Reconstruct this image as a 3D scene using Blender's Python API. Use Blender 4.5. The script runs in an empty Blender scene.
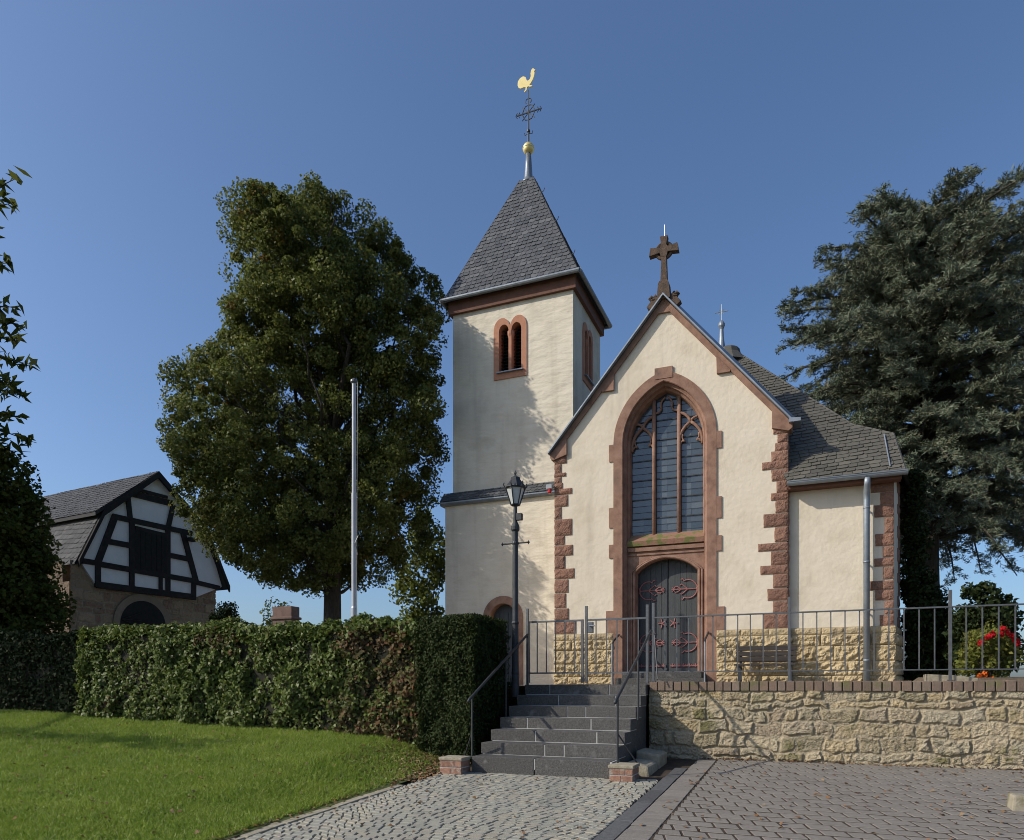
import bpy, bmesh, math, random
import numpy as np
from mathutils import Vector, Matrix, noise
from mathutils.geometry import tessellate_polygon

R = math.radians
sc = bpy.context.scene
col = sc.collection
rng = np.random.default_rng(7)
random.seed(7)

# ------------------------------------------------------------------ camera, sky, sun, exposure
# world frame: +X along the church front, +Y into the church, Z up, terrace paving at z = 0
cam_d = bpy.data.cameras.new('camera'); cam = bpy.data.objects.new('camera', cam_d); col.objects.link(cam)
cam.location = (0, 0, -0.04); cam.rotation_euler = (R(90), 0, R(22.35))
cam_d.sensor_width = 36; cam_d.lens = 720 / 1024 * 36; cam_d.shift_y = (687 - 420) / 1024
cam_d.clip_end = 9000; cam_d.clip_start = 0.05
sc.camera = cam
SUN_AZ, SUN_EL = 56, 33            # sun stands 56 deg left of the church-front normal
to_sun = Vector((-math.sin(R(SUN_AZ)) * math.cos(R(SUN_EL)), -math.cos(R(SUN_AZ)) * math.cos(R(SUN_EL)), math.sin(R(SUN_EL))))
w = bpy.data.worlds.new('World'); sc.world = w; w.use_nodes = True
nt = w.node_tree
sky = nt.nodes.new('ShaderNodeTexSky'); sky.sky_type = 'NISHITA'; sky.sun_disc = False
sky.sun_elevation = R(SUN_EL); sky.sun_rotation = math.atan2(to_sun.x, to_sun.y)
sky.air_density = 1.0; sky.dust_density = 2.4; sky.ozone_density = 6.0; sky.altitude = 200
nt.links.new(sky.outputs[0], nt.nodes['Background'].inputs[0])
nt.nodes['Background'].inputs[1].default_value = 0.143
sd = bpy.data.lights.new('sun', 'SUN'); sun = bpy.data.objects.new('sun', sd); col.objects.link(sun)
sd.energy = 4.0; sd.angle = R(0.5); sd.color = (1.0, 0.93, 0.82)
sun.rotation_euler = (-to_sun).to_track_quat('-Z', 'Y').to_euler(); sun.location = (-30, -20, 30)
vs = sc.view_settings
vs.view_transform = 'Standard'; vs.look = 'None'; vs.exposure = 0.1; vs.gamma = 1.0; vs.use_curve_mapping = False
sc.cycles.max_bounces = 8; sc.cycles.diffuse_bounces = 5; sc.cycles.filter_width = 0.95

# ------------------------------------------------------------------ materials
def pm(name, cols, scale=4.0, rough=0.85, bump=0.0, bscale=30.0, bdist=0.02, island=0.0, attr=None, metal=0.0,
       stretch=(1, 1, 1), spec=0.35, detail=6.0, transl=0.0, isl_cols=None, stain=None, bstretch=None, streak=0):
    """noise ramp over cols (+ per-island variation or stones from an attribute) with bump"""
    m = bpy.data.materials.new(name); m.use_nodes = True
    t = m.node_tree; N = t.nodes; L = t.links
    b = N['Principled BSDF']; b.inputs['Roughness'].default_value = rough; b.inputs['Metallic'].default_value = metal
    b.inputs['Specular IOR Level'].default_value = spec
    tc = N.new('ShaderNodeTexCoord'); mp = N.new('ShaderNodeMapping'); mp.inputs['Scale'].default_value = stretch
    L.new(tc.outputs['Object'], mp.inputs[0])
    nz = N.new('ShaderNodeTexNoise'); nz.inputs['Scale'].default_value = scale; nz.inputs['Detail'].default_value = detail
    nz.inputs['Roughness'].default_value = 0.6
    L.new(mp.outputs[0], nz.inputs['Vector'])
    def ramp(cs, lo=0.3, hi=0.7):
        r = N.new('ShaderNodeValToRGB'); e = r.color_ramp.elements
        n = len(cs)
        e[0].position = lo; e[0].color = (*cs[0], 1)
        e[1].position = hi; e[1].color = (*cs[-1], 1)
        for i in range(1, n - 1):
            x = e.new(lo + (hi - lo) * i / (n - 1)); x.color = (*cs[i], 1)
        return r
    rp = ramp(cols if len(cols) > 1 else [cols[0], cols[0]]); L.new(nz.outputs[0], rp.inputs[0])
    out = rp.outputs[0]
    if isl_cols:
        g = N.new('ShaderNodeNewGeometry')
        if attr:
            a = N.new('ShaderNodeAttribute'); a.attribute_name = attr; src = a.outputs['Fac']
        else:
            src = g.outputs['Random Per Island']
        r2 = ramp(isl_cols, 0.0, 1.0); L.new(src, r2.inputs[0])
        mx = N.new('ShaderNodeMix'); mx.data_type = 'RGBA'; mx.inputs[0].default_value = island
        L.new(out, mx.inputs[6]); L.new(r2.outputs[0], mx.inputs[7]); out = mx.outputs[2]
    elif island > 0:
        g = N.new('ShaderNodeNewGeometry')
        mr = N.new('ShaderNodeMapRange'); mr.inputs[3].default_value = 1 - island; mr.inputs[4].default_value = 1 + island
        L.new(g.outputs['Random Per Island'], mr.inputs[0])
        mx = N.new('ShaderNodeHueSaturation'); L.new(mr.outputs[0], mx.inputs['Value']); L.new(out, mx.inputs['Color']); out = mx.outputs[0]
    if stain:                                   # (colour, scale, threshold): patches of moss, lichen or dirt
        n3 = N.new('ShaderNodeTexNoise'); n3.inputs['Scale'].default_value = stain[1]; n3.inputs['Detail'].default_value = 8
        L.new(mp.outputs[0], n3.inputs['Vector'])
        m3 = N.new('ShaderNodeMapRange'); m3.inputs[1].default_value = stain[2]; m3.inputs[2].default_value = stain[2] + 0.14
        L.new(n3.outputs[0], m3.inputs[0])
        x3 = N.new('ShaderNodeMix'); x3.data_type = 'RGBA'; L.new(m3.outputs[0], x3.inputs[0]); L.new(out, x3.inputs[6])
        x3.inputs[7].default_value = (*stain[0], 1); out = x3.outputs[2]
    if streak:                                   # faint vertical rain runs
        m5 = N.new('ShaderNodeMapping'); m5.inputs['Scale'].default_value = (3.2, 3.2, .22); L.new(tc.outputs['Object'], m5.inputs[0])
        n5 = N.new('ShaderNodeTexNoise'); n5.inputs['Scale'].default_value = 1.0; n5.inputs['Detail'].default_value = 7; L.new(m5.outputs[0], n5.inputs['Vector'])
        r5 = N.new('ShaderNodeMapRange'); r5.inputs[1].default_value = .54; r5.inputs[2].default_value = .74; r5.inputs[4].default_value = streak
        L.new(n5.outputs[0], r5.inputs[0])
        x5 = N.new('ShaderNodeMix'); x5.data_type = 'RGBA'; L.new(r5.outputs[0], x5.inputs[0]); L.new(out, x5.inputs[6]); x5.inputs[7].default_value = (.33, .28, .21, 1); out = x5.outputs[2]
    if attr and isl_cols:                        # mortar between stones
        a2 = N.new('ShaderNodeAttribute'); a2.attribute_name = 'gap'
        x4 = N.new('ShaderNodeMix'); x4.data_type = 'RGBA'; L.new(a2.outputs['Fac'], x4.inputs[0])
        L.new(out, x4.inputs[6]); x4.inputs[7].default_value = (0.33, 0.275, 0.185, 1); out = x4.outputs[2]
    L.new(out, b.inputs['Base Color'])
    if bump > 0:
        n2 = N.new('ShaderNodeTexNoise'); n2.inputs['Scale'].default_value = bscale; n2.inputs['Detail'].default_value = 5
        if bstretch:
            mp2 = N.new('ShaderNodeMapping'); mp2.inputs['Scale'].default_value = bstretch; L.new(tc.outputs['Object'], mp2.inputs[0]); L.new(mp2.outputs[0], n2.inputs['Vector'])
        else:
            L.new(mp.outputs[0], n2.inputs['Vector'])
        bp = N.new('ShaderNodeBump'); bp.inputs['Strength'].default_value = bump; bp.inputs['Distance'].default_value = bdist
        L.new(n2.outputs[0], bp.inputs['Height']); L.new(bp.outputs[0], b.inputs['Normal'])
    if transl > 0:
        tr = N.new('ShaderNodeBsdfTranslucent'); L.new(out, tr.inputs[0])
        ms = N.new('ShaderNodeMixShader'); ms.inputs[0].default_value = transl
        L.new(b.outputs[0], ms.inputs[1]); L.new(tr.outputs[0], ms.inputs[2]); L.new(ms.outputs[0], N['Material Output'].inputs[0])
    return m

M = {}
M['plaster'] = pm('cream_plaster', [(.55, .475, .355), (.63, .55, .425), (.655, .575, .45)], 1.6, .92, .35, 9, .03, stain=((.52, .44, .32), .9, .62), streak=.3)
M['plaster_rough'] = pm('rough_cream_plaster', [(.57, .50, .395), (.64, .57, .45), (.67, .60, .48)], 1.8, .92, .5, 3.0, .07, bstretch=(.8, .8, 1.9), stain=((.50, .43, .33), 1.1, .59), streak=.35)
M['red'] = pm('red_sandstone', [(.165, .092, .062), (.25, .142, .098), (.30, .18, .128)], 5, .9, .5, 40, .01, stain=((.15, .095, .07), 2.5, .60))
M['red_tower'] = pm('salmon_sandstone', [(.36, .165, .10), (.43, .21, .13)], 6, .9, .4, 40, .01, island=.12)
M['red_quoin'] = pm('red_quoin_stone', [(.15, .075, .055), (.23, .115, .08), (.29, .16, .11)], 9, .92, .8, 38, .03, island=.6,
                    isl_cols=[(.125, .072, .05), (.25, .135, .088), (.19, .11, .075), (.30, .17, .115)])
M['yellow'] = pm('yellow_rubble_stone', [(.30, .215, .11), (.46, .345, .18), (.55, .43, .25)], 7, .93, .9, 30, .03, island=.45,
                 isl_cols=[(.29, .22, .125), (.48, .385, .235), (.39, .32, .20), (.29, .24, .17)], stain=((.2, .16, .1), 2.2, .60))
M['slate'] = pm('grey_slate', [(.055, .058, .062), (.095, .098, .102)], 14, .5, .3, 60, .01, island=.5, spec=.4,
                isl_cols=[(.035, .037, .042), (.095, .095, .10), (.065, .067, .07), (.17, .17, .17)])
M['slate_brown'] = pm('brownish_slate', [(.075, .07, .058), (.12, .11, .088)], 14, .6, .3, 60, .01, island=.5, spec=.3,
                      isl_cols=[(.055, .052, .045), (.115, .106, .085), (.085, .079, .066), (.16, .147, .117)])
M['slate_barn'] = pm('dull_dark_slate', [(.045, .047, .05), (.08, .082, .085)], 12, .75, .3, 60, .01, island=.5, spec=.15, isl_cols=[(.035, .037, .04), (.085, .085, .09), (.06, .06, .065), (.13, .13, .13)])
M['roof_base'] = pm('roof_boarding', [(.035, .035, .037), (.05, .05, .052)], 4)
M['lead'] = pm('grey_lead', [(.16, .18, .20), (.24, .26, .28)], 5, .45, .2, 20, .01, metal=.5)
M['zinc'] = pm('zinc_sheet', [(.20, .23, .26), (.31, .34, .37)], 3, .5, .1, 8, .01, metal=.5)
M['flash'] = pm('bright_flashing', [(.55, .58, .62), (.7, .72, .75)], 3, .35, metal=.6)
M['gold'] = pm('gilded_metal', [(.72, .56, .22), (.82, .68, .32)], 6, .4, metal=.45)
M['iron'] = pm('dark_iron', [(.035, .038, .04), (.06, .062, .065)], 10, .55, .2, 40, .005, metal=.4)
M['rail'] = pm('grey_painted_steel', [(.10, .105, .11), (.15, .155, .16)], 12, .45, .2, 50, .003, metal=.5)
M['soffit'] = pm('red_brown_timber', [(.11, .05, .032), (.16, .075, .05)], 8, .8)
M['door'] = pm('anthracite_door_paint', [(.042, .045, .045), (.062, .066, .066)], 6, .6, .15, 30, .004, stretch=(6, 6, .5))
M['doorgap'] = pm('dark_joint', [(.012, .012, .012), (.02, .02, .02)], 5)
M['pink'] = pm('faded_red_ironwork', [(.24, .085, .08), (.32, .14, .13)], 12, .6)
M['black'] = pm('dark_wood', [(.012, .011, .010), (.024, .021, .018)], 8, .85, .3, 30, .005)
M['timber'] = pm('black_oak_timber', [(.014, .012, .011), (.032, .028, .025)], 6, .85, .4, 25, .01)
M['white'] = pm('white_infill', [(.76, .77, .78), (.84, .84, .84)], 3, .95, .3, 18, .01)
M['basalt'] = pm('basalt_step', [(.044, .042, .039), (.108, .103, .095)], 45, .8, .8, 60, .012, island=.22, stain=((.15, .145, .135), 7, .60))
M['mortar'] = pm('pale_mortar', [(.34, .33, .31), (.45, .44, .41)], 10, .95)
M['rubble'] = pm('rubble_masonry', [(.06, .048, .03), (.34, .28, .18), (.56, .48, .34)], 24, .95, 1.0, 60, .02, island=.55, attr='cid',
                 isl_cols=[(.17, .14, .085), (.46, .35, .19), (.29, .24, .165), (.52, .43, .28), (.26, .19, .13), (.40, .35, .25), (.20, .17, .105), (.48, .35, .17)],
                 stain=((.15, .135, .06), 2.2, .55))
M['barnstone'] = pm('barn_masonry', [(.22, .165, .115), (.36, .28, .19)], 7, .95, .8, 35, .02, island=.65, attr='cid',
                    isl_cols=[(.20, .10, .07), (.44, .31, .20), (.33, .235, .15), (.25, .13, .09)])
M['brick'] = pm('old_brick', [(.13, .095, .07), (.22, .155, .115)], 18, .92, .6, 60, .01, island=.55,
                isl_cols=[(.11, .08, .062), (.20, .135, .095), (.15, .11, .085), (.24, .185, .14)], stain=((.14, .125, .06), 4, .52))
M['pierbrick'] = pm('pier_brick', [(.20, .10, .068), (.31, .18, .125)], 18, .92, .6, 60, .01, island=.25, stain=((.30, .25, .20), 9, .56))
M['sett'] = pm('granite_setts', [(.20, .19, .155), (.31, .30, .25)], 30, .8, .5, 90, .006, island=.55,
               isl_cols=[(.18, .175, .14), (.31, .30, .24), (.25, .24, .19), (.35, .30, .215), (.27, .27, .23), (.29, .24, .18)])
M['paver'] = pm('grey_pavers', [(.15, .134, .115), (.215, .193, .168)], 26, .85, .4, 120, .004, island=.3,
                isl_cols=[(.145, .13, .112), (.23, .208, .18), (.185, .166, .143)], stain=((.21, .19, .165), 1.2, .60))
M['kerb'] = pm('basalt_kerb', [(.06, .06, .06), (.10, .10, .098)], 25, .8, .3, 90, .004, island=.2)
M['joint'] = pm('joint_soil', [(.022, .016, .010), (.065, .045, .028)], 12, .95, .3, 80, .01)
M['soil'] = pm('soil', [(.07, .05, .032), (.14, .105, .07)], 9, .95, .6, 40, .03)
M['lawn'] = pm('lawn_soil', [(.045, .06, .012), (.09, .11, .025)], 5, .95, .6, 50, .03)
M['grass'] = pm('grass_blades', [(.10, .17, .016), (.20, .28, .032), (.34, .38, .065)], 1.6, .5, transl=.4, island=.62, spec=.2,
                isl_cols=[(.085, .145, .014), (.23, .325, .036), (.37, .46, .08), (.15, .225, .024), (.28, .37, .052), (.50, .50, .26)])
M['far'] = pm('far_fields', [(.12, .13, .06), (.22, .20, .11)], .01, .95)
M['terrace'] = pm('terrace_gravel', [(.24, .20, .15), (.36, .31, .24)], 15, .95, .4, 60, .02)
def leafmat(name, cs, tr=.3, rough=.6, spec=.09):
    return pm(name, cs, .6, rough, transl=tr, island=.75, isl_cols=cs, spec=spec)
M['linden'] = leafmat('linden_leaves', [(.05, .068, .014), (.12, .145, .03), (.085, .11, .024), (.17, .19, .048), (.12, .14, .032), (.10, .12, .03), (.24, .19, .05)], .4, .5, .2)
M['linden_yel'] = leafmat('yellowing_leaves', [(.13, .10, .022), (.24, .15, .03), (.17, .09, .025), (.11, .105, .022)], .3)
M['cedar'] = leafmat('cedar_needles', [(.055, .074, .045), (.10, .128, .08), (.135, .163, .105), (.075, .096, .06), (.17, .195, .125), (.18, .13, .065)], .05, .6, .3)
M['chestnut'] = leafmat('dark_green_leaves', [(.045, .06, .012), (.085, .105, .022), (.065, .08, .017), (.13, .13, .03)], .35)
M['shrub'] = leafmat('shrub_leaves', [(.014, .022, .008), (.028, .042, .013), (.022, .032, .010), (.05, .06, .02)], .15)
M['yew'] = leafmat('yew_needles', [(.018, .028, .008), (.036, .05, .014), (.026, .038, .011), (.058, .074, .022)], .15)
M['ivy'] = leafmat('hedge_leaves', [(.065, .092, .018), (.12, .16, .03), (.095, .13, .028), (.155, .19, .042), (.03, .042, .013)], .28, .48, .2)
M['ivy_red'] = leafmat('autumn_hedge_leaves', [(.09, .065, .035), (.13, .11, .045), (.17, .06, .035), (.11, .12, .04), (.06, .05, .035), (.18, .14, .07)], .25)
M['ltgreen'] = leafmat('yellow_green_leaves', [(.10, .13, .025), (.16, .19, .045), (.13, .15, .03), (.20, .20, .06)], .35)
M['rose'] = leafmat('rose_leaves', [(.08, .11, .02), (.15, .17, .035), (.22, .20, .05), (.11, .13, .028)], .35)
M['petal'] = leafmat('red_petals', [(.42, .012, .018), (.55, .02, .025), (.35, .01, .015)], .2)
M['orange'] = leafmat('orange_petals', [(.65, .20, .03), (.7, .12, .02)], .2)
M['bark'] = pm('bark', [(.035, .028, .020), (.075, .06, .045)], 7, .95, .9, 20, .05, stretch=(3, 3, .6))
M['twig'] = pm('twig_bark', [(.045, .035, .025), (.08, .065, .05)], 10, .95)
M['litter'] = leafmat('fallen_leaves', [(.16, .075, .03), (.26, .14, .06), (.20, .11, .06), (.33, .24, .13), (.12, .06, .03)], .1, .8, .2)
M['core'] = pm('dark_twigs', [(.012, .013, .007), (.024, .022, .013)], 8, .95)
M['pole'] = pm('white_pole_paint', [(.36, .37, .39), (.46, .47, .49)], 3, .4, metal=.15)
M['bench'] = pm('bench_slat_wood', [(.028, .022, .018), (.055, .044, .036)], 6, .75, .3, 40, .005, stretch=(.6, 8, 8))
M['concrete'] = pm('weathered_concrete', [(.23, .20, .14), (.35, .31, .23)], 14, .95, .6, 60, .01, stain=((.17, .15, .08), 5, .55))
M['brownstone'] = pm('brown_grave_stone', [(.12, .075, .06), (.17, .11, .085)], 9, .9, .4, 40, .01)
M['lampglass'] = pm('frosted_lamp_glass', [(.42, .43, .42), (.55, .55, .53)], 8, .25, spec=.6)
M['redplastic'] = pm('red_lens', [(.5, .02, .02), (.55, .03, .03)], 3, .3)
M['greybox'] = pm('grey_box_paint', [(.26, .28, .29), (.33, .35, .36)], 5, .5)
gm = pm('leaded_glass', [(.020, .030, .040), (.040, .055, .068)], 3, .12, island=.6, spec=.75,
        isl_cols=[(.05, .065, .078), (.11, .13, .145), (.075, .092, .106), (.16, .18, .19)])
M['glass'] = gm

# ------------------------------------------------------------------ mesh helpers
class MB:
    def __init__(s): s.v = []; s.f = []
    def add(s, vs, fs):
        o = len(s.v); s.v += [tuple(p) for p in vs]; s.f += [tuple(i + o for i in f) for f in fs]; return s
    def box(s, x0, x1, y0, y1, z0, z1):
        return s.add([(x0, y0, z0), (x1, y0, z0), (x1, y1, z0), (x0, y1, z0), (x0, y0, z1), (x1, y0, z1), (x1, y1, z1), (x0, y1, z1)],
                     [(0, 3, 2, 1), (4, 5, 6, 7), (0, 1, 5, 4), (1, 2, 6, 5), (2, 3, 7, 6), (3, 0, 4, 7)])
    def beam(s, p, q, wx, wy, up=(0, 0, 1)):
        """rectangular bar from p to q"""
        p = Vector(p); q = Vector(q); d = (q - p).normalized(); a = d.cross(Vector(up))
        if a.length < 1e-4: a = d.cross(Vector((0, 1, 0)))
        a.normalize(); b = a.cross(d)
        c = [(-1, -1), (1, -1), (1, 1), (-1, 1)]
        vs = [p + a * (i * wx / 2) + b * (j * wy / 2) for i, j in c] + [q + a * (i * wx / 2) + b * (j * wy / 2) for i, j in c]
        return s.add(vs, [(3, 2, 1, 0), (4, 5, 6, 7), (0, 1, 5, 4), (1, 2, 6, 5), (2, 3, 7, 6), (3, 0, 4, 7)])
    def tube(s, pts, rad, n=8, cap=True):
        pts = [Vector(p) for p in pts]
        if not hasattr(rad, '__len__'): rad = [rad] * len(pts)
        vs = []; fs = []; ref = None
        for i, p in enumerate(pts):
            d = (pts[min(i + 1, len(pts) - 1)] - pts[max(i - 1, 0)]).normalized()
            if ref is None:
                ref = d.orthogonal().normalized()
            ref = (ref - d * ref.dot(d))
            ref = ref.normalized() if ref.length > 1e-5 else d.orthogonal().normalized()
            b = d.cross(ref)
            for k in range(n):
                a = 2 * math.pi * k / n
                vs.append(p + (ref * math.cos(a) + b * math.sin(a)) * rad[i])
        for i in range(len(pts) - 1):
            for k in range(n):
                k2 = (k + 1) % n
                fs.append((i * n + k, i * n + k2, (i + 1) * n + k2, (i + 1) * n + k))
        if cap:
            fs.append(tuple(range(n - 1, -1, -1))); fs.append(tuple((len(pts) - 1) * n + k for k in range(n)))
        return s.add(vs, fs)
    def lathe(s, cx, cy, prof, n=16):
        """prof: list of (r, z)"""
        vs = []; fs = []
        for r, z in prof:
            for k in range(n):
                a = 2 * math.pi * k / n; vs.append((cx + max(r, .0005) * math.cos(a), cy + max(r, .0005) * math.sin(a), z))
        for i in range(len(prof) - 1):
            for k in range(n):
                k2 = (k + 1) % n; fs.append((i * n + k, i * n + k2, (i + 1) * n + k2, (i + 1) * n + k))
        fs.append(tuple(range(n - 1, -1, -1))); fs.append(tuple((len(prof) - 1) * n + k for k in range(n)))
        return s.add(vs, fs)
    def prism(s, poly, y0, y1, axis='y'):
        """poly [(a,b)] in x-z extruded along y (or in y-z along x, x-y along z)"""
        f = {'y': lambda a, b, t: (a, t, b), 'x': lambda a, b, t: (t, a, b), 'z': lambda a, b, t: (a, b, t)}[axis]
        n = len(poly)
        vs = [f(a, b, y0) for a, b in poly] + [f(a, b, y1) for a, b in poly]
        fs = [tuple(range(n)), tuple(range(2 * n - 1, n - 1, -1))] + [(i, i + n, (i + 1) % n + n, (i + 1) % n) for i in range(n)]
        return s.add(vs, fs)
    def plate(s, outer, holes, y0, y1, axis='y'):
        """flat plate with holes, front at y0, thickness to y1"""
        f = {'y': lambda a, b, t: (a, t, b), 'x': lambda a, b, t: (t, a, b)}[axis]
        loops = [outer] + holes
        tris = tessellate_polygon([[Vector((a, b, 0)) for a, b in l] for l in loops])
        flat = [p for l in loops for p in l]; n = len(flat)
        vs = [f(a, b, y0) for a, b in flat] + [f(a, b, y1) for a, b in flat]
        fs = [tuple(t) for t in tris] + [tuple(i + n for i in reversed(t)) for t in tris]
        o = 0
        for l in loops:
            m = len(l)
            fs += [(o + i, o + i + n, o + (i + 1) % m + n, o + (i + 1) % m) for i in range(m)]
            o += m
        return s.add(vs, fs)
    def loft(s, rings):
        """rings: equal-length open polylines joined into a strip surface"""
        n = len(rings[0]); vs = [p for r in rings for p in r]; fs = []
        for i in range(len(rings) - 1):
            for k in range(n - 1):
                fs.append((i * n + k, i * n + k + 1, (i + 1) * n + k + 1, (i + 1) * n + k))
        return s.add(vs, fs)

def root_of(o):
    while o.parent: o = o.parent
    return o

def build(name, mb, mat, parent=None, bevel=0, smooth=False, normals=True):
    """links the collected shapes as ONE mesh; world coordinates are made local to the parent thing"""
    v = np.array(mb.v, dtype=float)
    if parent is not None and mb.__dict__.get('local') is None:
        v = v - np.array(root_of(parent).location)
    me = bpy.data.meshes.new(name); me.from_pydata(v.tolist(), [], mb.f)
    if normals or bevel:
        bm = bmesh.new(); bm.from_mesh(me)
        bmesh.ops.recalc_face_normals(bm, faces=bm.faces)
        if bevel:
            es = [e for e in bm.edges if len(e.link_faces) == 2 and e.calc_face_angle(0) > .5]
            bmesh.ops.bevel(bm, geom=es, offset=bevel, segments=2, affect='EDGES', profile=.6, clamp_overlap=True)
        bm.to_mesh(me); bm.free()
    me.materials.append(M[mat] if isinstance(mat, str) else mat)
    if smooth: me.polygons.foreach_set('use_smooth', [True] * len(me.polygons))
    o = bpy.data.objects.new(name, me); col.objects.link(o)
    if parent is not None: o.parent = parent
    return o

def build_np(name, verts, k, mat, parent=None, smooth=False):
    """mesh of unconnected k-gons from an (N*k,3) array"""
    verts = np.asarray(verts, dtype=np.float32).copy()
    if parent is not None: verts -= np.array(root_of(parent).location, dtype=np.float32)
    n = len(verts) // k
    me = bpy.data.meshes.new(name)
    me.vertices.add(n * k); me.vertices.foreach_set('co', verts.ravel())
    me.loops.add(n * k); me.loops.foreach_set('vertex_index', np.arange(n * k, dtype=np.int32))
    me.polygons.add(n); me.polygons.foreach_set('loop_start', np.arange(0, n * k, k, dtype=np.int32))
    me.polygons.foreach_set('loop_total', np.full(n, k, dtype=np.int32))
    me.update(calc_edges=True); me.validate()
    me.materials.append(M[mat] if isinstance(mat, str) else mat)
    o = bpy.data.objects.new(name, me); col.objects.link(o)
    if parent is not None: o.parent = parent
    return o

def thing(name, label, cat, loc=(0, 0, 0), rotz=0, group=None):
    o = bpy.data.objects.new(name, None); col.objects.link(o); o.location = loc; o.rotation_euler = (0, 0, rotz)
    o.empty_display_size = .2
    o['label'] = label; o['category'] = cat
    if group: o['group'] = group
    return o

def tag(o, label, cat, group=None, kind=None):
    o['label'] = label; o['category'] = cat
    if group: o['group'] = group
    if kind: o['kind'] = kind
    return o

def struct(name, mb, mat, label=None, cat=None, **k):
    o = build(name, mb, mat, **k); o['kind'] = 'structure'
    if label: o['label'] = label; o['category'] = cat
    return o

def copy_thing(src, loc, rotz=None, label=None):
    r = src.copy(); col.objects.link(r); r.location = loc
    if rotz is not None: r.rotation_euler = (0, 0, rotz)
    if label: r['label'] = label
    for ch in list(src.children):
        c = ch.copy(); col.objects.link(c); c.parent = r
        for g in ch.children:
            d = g.copy(); col.objects.link(d); d.parent = c
    return r

def vnoise(x, y, seed=0):
    """smooth value noise in numpy"""
    xi = np.floor(x).astype(np.int64); yi = np.floor(y).astype(np.int64); fx = x - xi; fy = y - yi
    fx = fx * fx * (3 - 2 * fx); fy = fy * fy * (3 - 2 * fy)
    def h(a, b):
        n = (a * 374761393 + b * 668265263 + seed * 974711) & 0x7fffffff
        n = ((n ^ (n >> 13)) * 1274126177) & 0x7fffffff
        return ((n ^ (n >> 16)) & 0xffff) / 65535.0
    return (h(xi, yi) * (1 - fx) + h(xi + 1, yi) * fx) * (1 - fy) + (h(xi, yi + 1) * (1 - fx) + h(xi + 1, yi + 1) * fx) * fy

def fbm(x, y, seed=0, oc=4):
    t = 0; a = .5
    for i in range(oc):
        t = t + a * vnoise(x * 2 ** i, y * 2 ** i, seed + i * 17); a *= .5
    return t

def arch(cx, zb, zs, hw, c, n=14):
    """pointed arch outline: up the left side, over, down the right; arc centres c beyond the axis"""
    r = hw + c; top = math.acos(c / r)
    L = [(cx - hw, zb)]
    for i in range(n + 1):
        a = top * i / n; L.append((cx + c - r * math.cos(a), zs + r * math.sin(a)))
    return L + [(2 * cx - x, z) for x, z in reversed(L[:-1])]

def rarch(cx, zb, zs, hw, n=10, rise=None):
    """round (or, with rise, segmental) arch outline"""
    L = [(cx - hw, zb)]
    if rise is None:
        L += [(cx - hw * math.cos(math.pi * i / (2 * n)), zs + hw * math.sin(math.pi * i / (2 * n))) for i in range(2 * n + 1)]
    else:
        r = (hw * hw + rise * rise) / (2 * rise); a0 = math.asin(hw / r)
        L += [(cx + r * math.sin(-a0 + 2 * a0 * i / (2 * n)), zs + rise - r + r * math.cos(-a0 + 2 * a0 * i / (2 * n))) for i in range(2 * n + 1)]
    return L + [(cx + hw, zb)]

def rock(mb, o, du, dn, wd, ht, proud, amp, back=.05, cell=.035, seed=0, edge=.012):
    """one rock-faced block: o lower-left corner on the wall face, du along the wall, dn outward"""
    o = Vector(o); du = Vector(du); dn = Vector(dn); up = Vector((0, 0, 1))
    nx = max(3, int(wd / cell) + 1); nz = max(3, int(ht / cell) + 1)
    vs = []; fs = []
    for j in range(nz + 1):
        for i in range(nx + 1):
            a = i / nx; b = j / nz
            e = min(i, nx - i, j, nz - j)
            px = a * wd; pz = b * ht
            if e == 0: h = proud * .35
            else:
                h = proud + amp * (noise.noise(Vector((px * 9 + seed * 3.1, pz * 11, seed * 1.7))) * .9 + .5 * noise.noise(Vector((px * 24, pz * 24 + seed, seed * 2.3))))
                if e == 1: h = h * .8
                px += random.uniform(-.2, .2) * wd / nx; pz += random.uniform(-.2, .2) * ht / nz
            if i == 0: px += edge * noise.noise(Vector((seed, pz * 12, 5)))
            vs.append(o + du * px + up * pz + dn * max(h, .004))
    def id(i, j): return j * (nx + 1) + i
    for j in range(nz):
        for i in range(nx):
            fs.append((id(i, j), id(i + 1, j), id(i + 1, j + 1), id(i, j + 1)))
    ring = [id(i, 0) for i in range(nx)] + [id(nx, j) for j in range(nz)] + [id(i, nz) for i in range(nx, 0, -1)] + [id(0, j) for j in range(nz, 0, -1)]
    m = len(vs); vs += [Vector(vs[i]) - dn * (Vector(vs[i]) - o).dot(dn) - dn * back for i in ring]
    for k in range(len(ring)):
        k2 = (k + 1) % len(ring); fs.append((ring[k2], ring[k], m + k, m + k2))
    mb.add(vs, fs)

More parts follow.
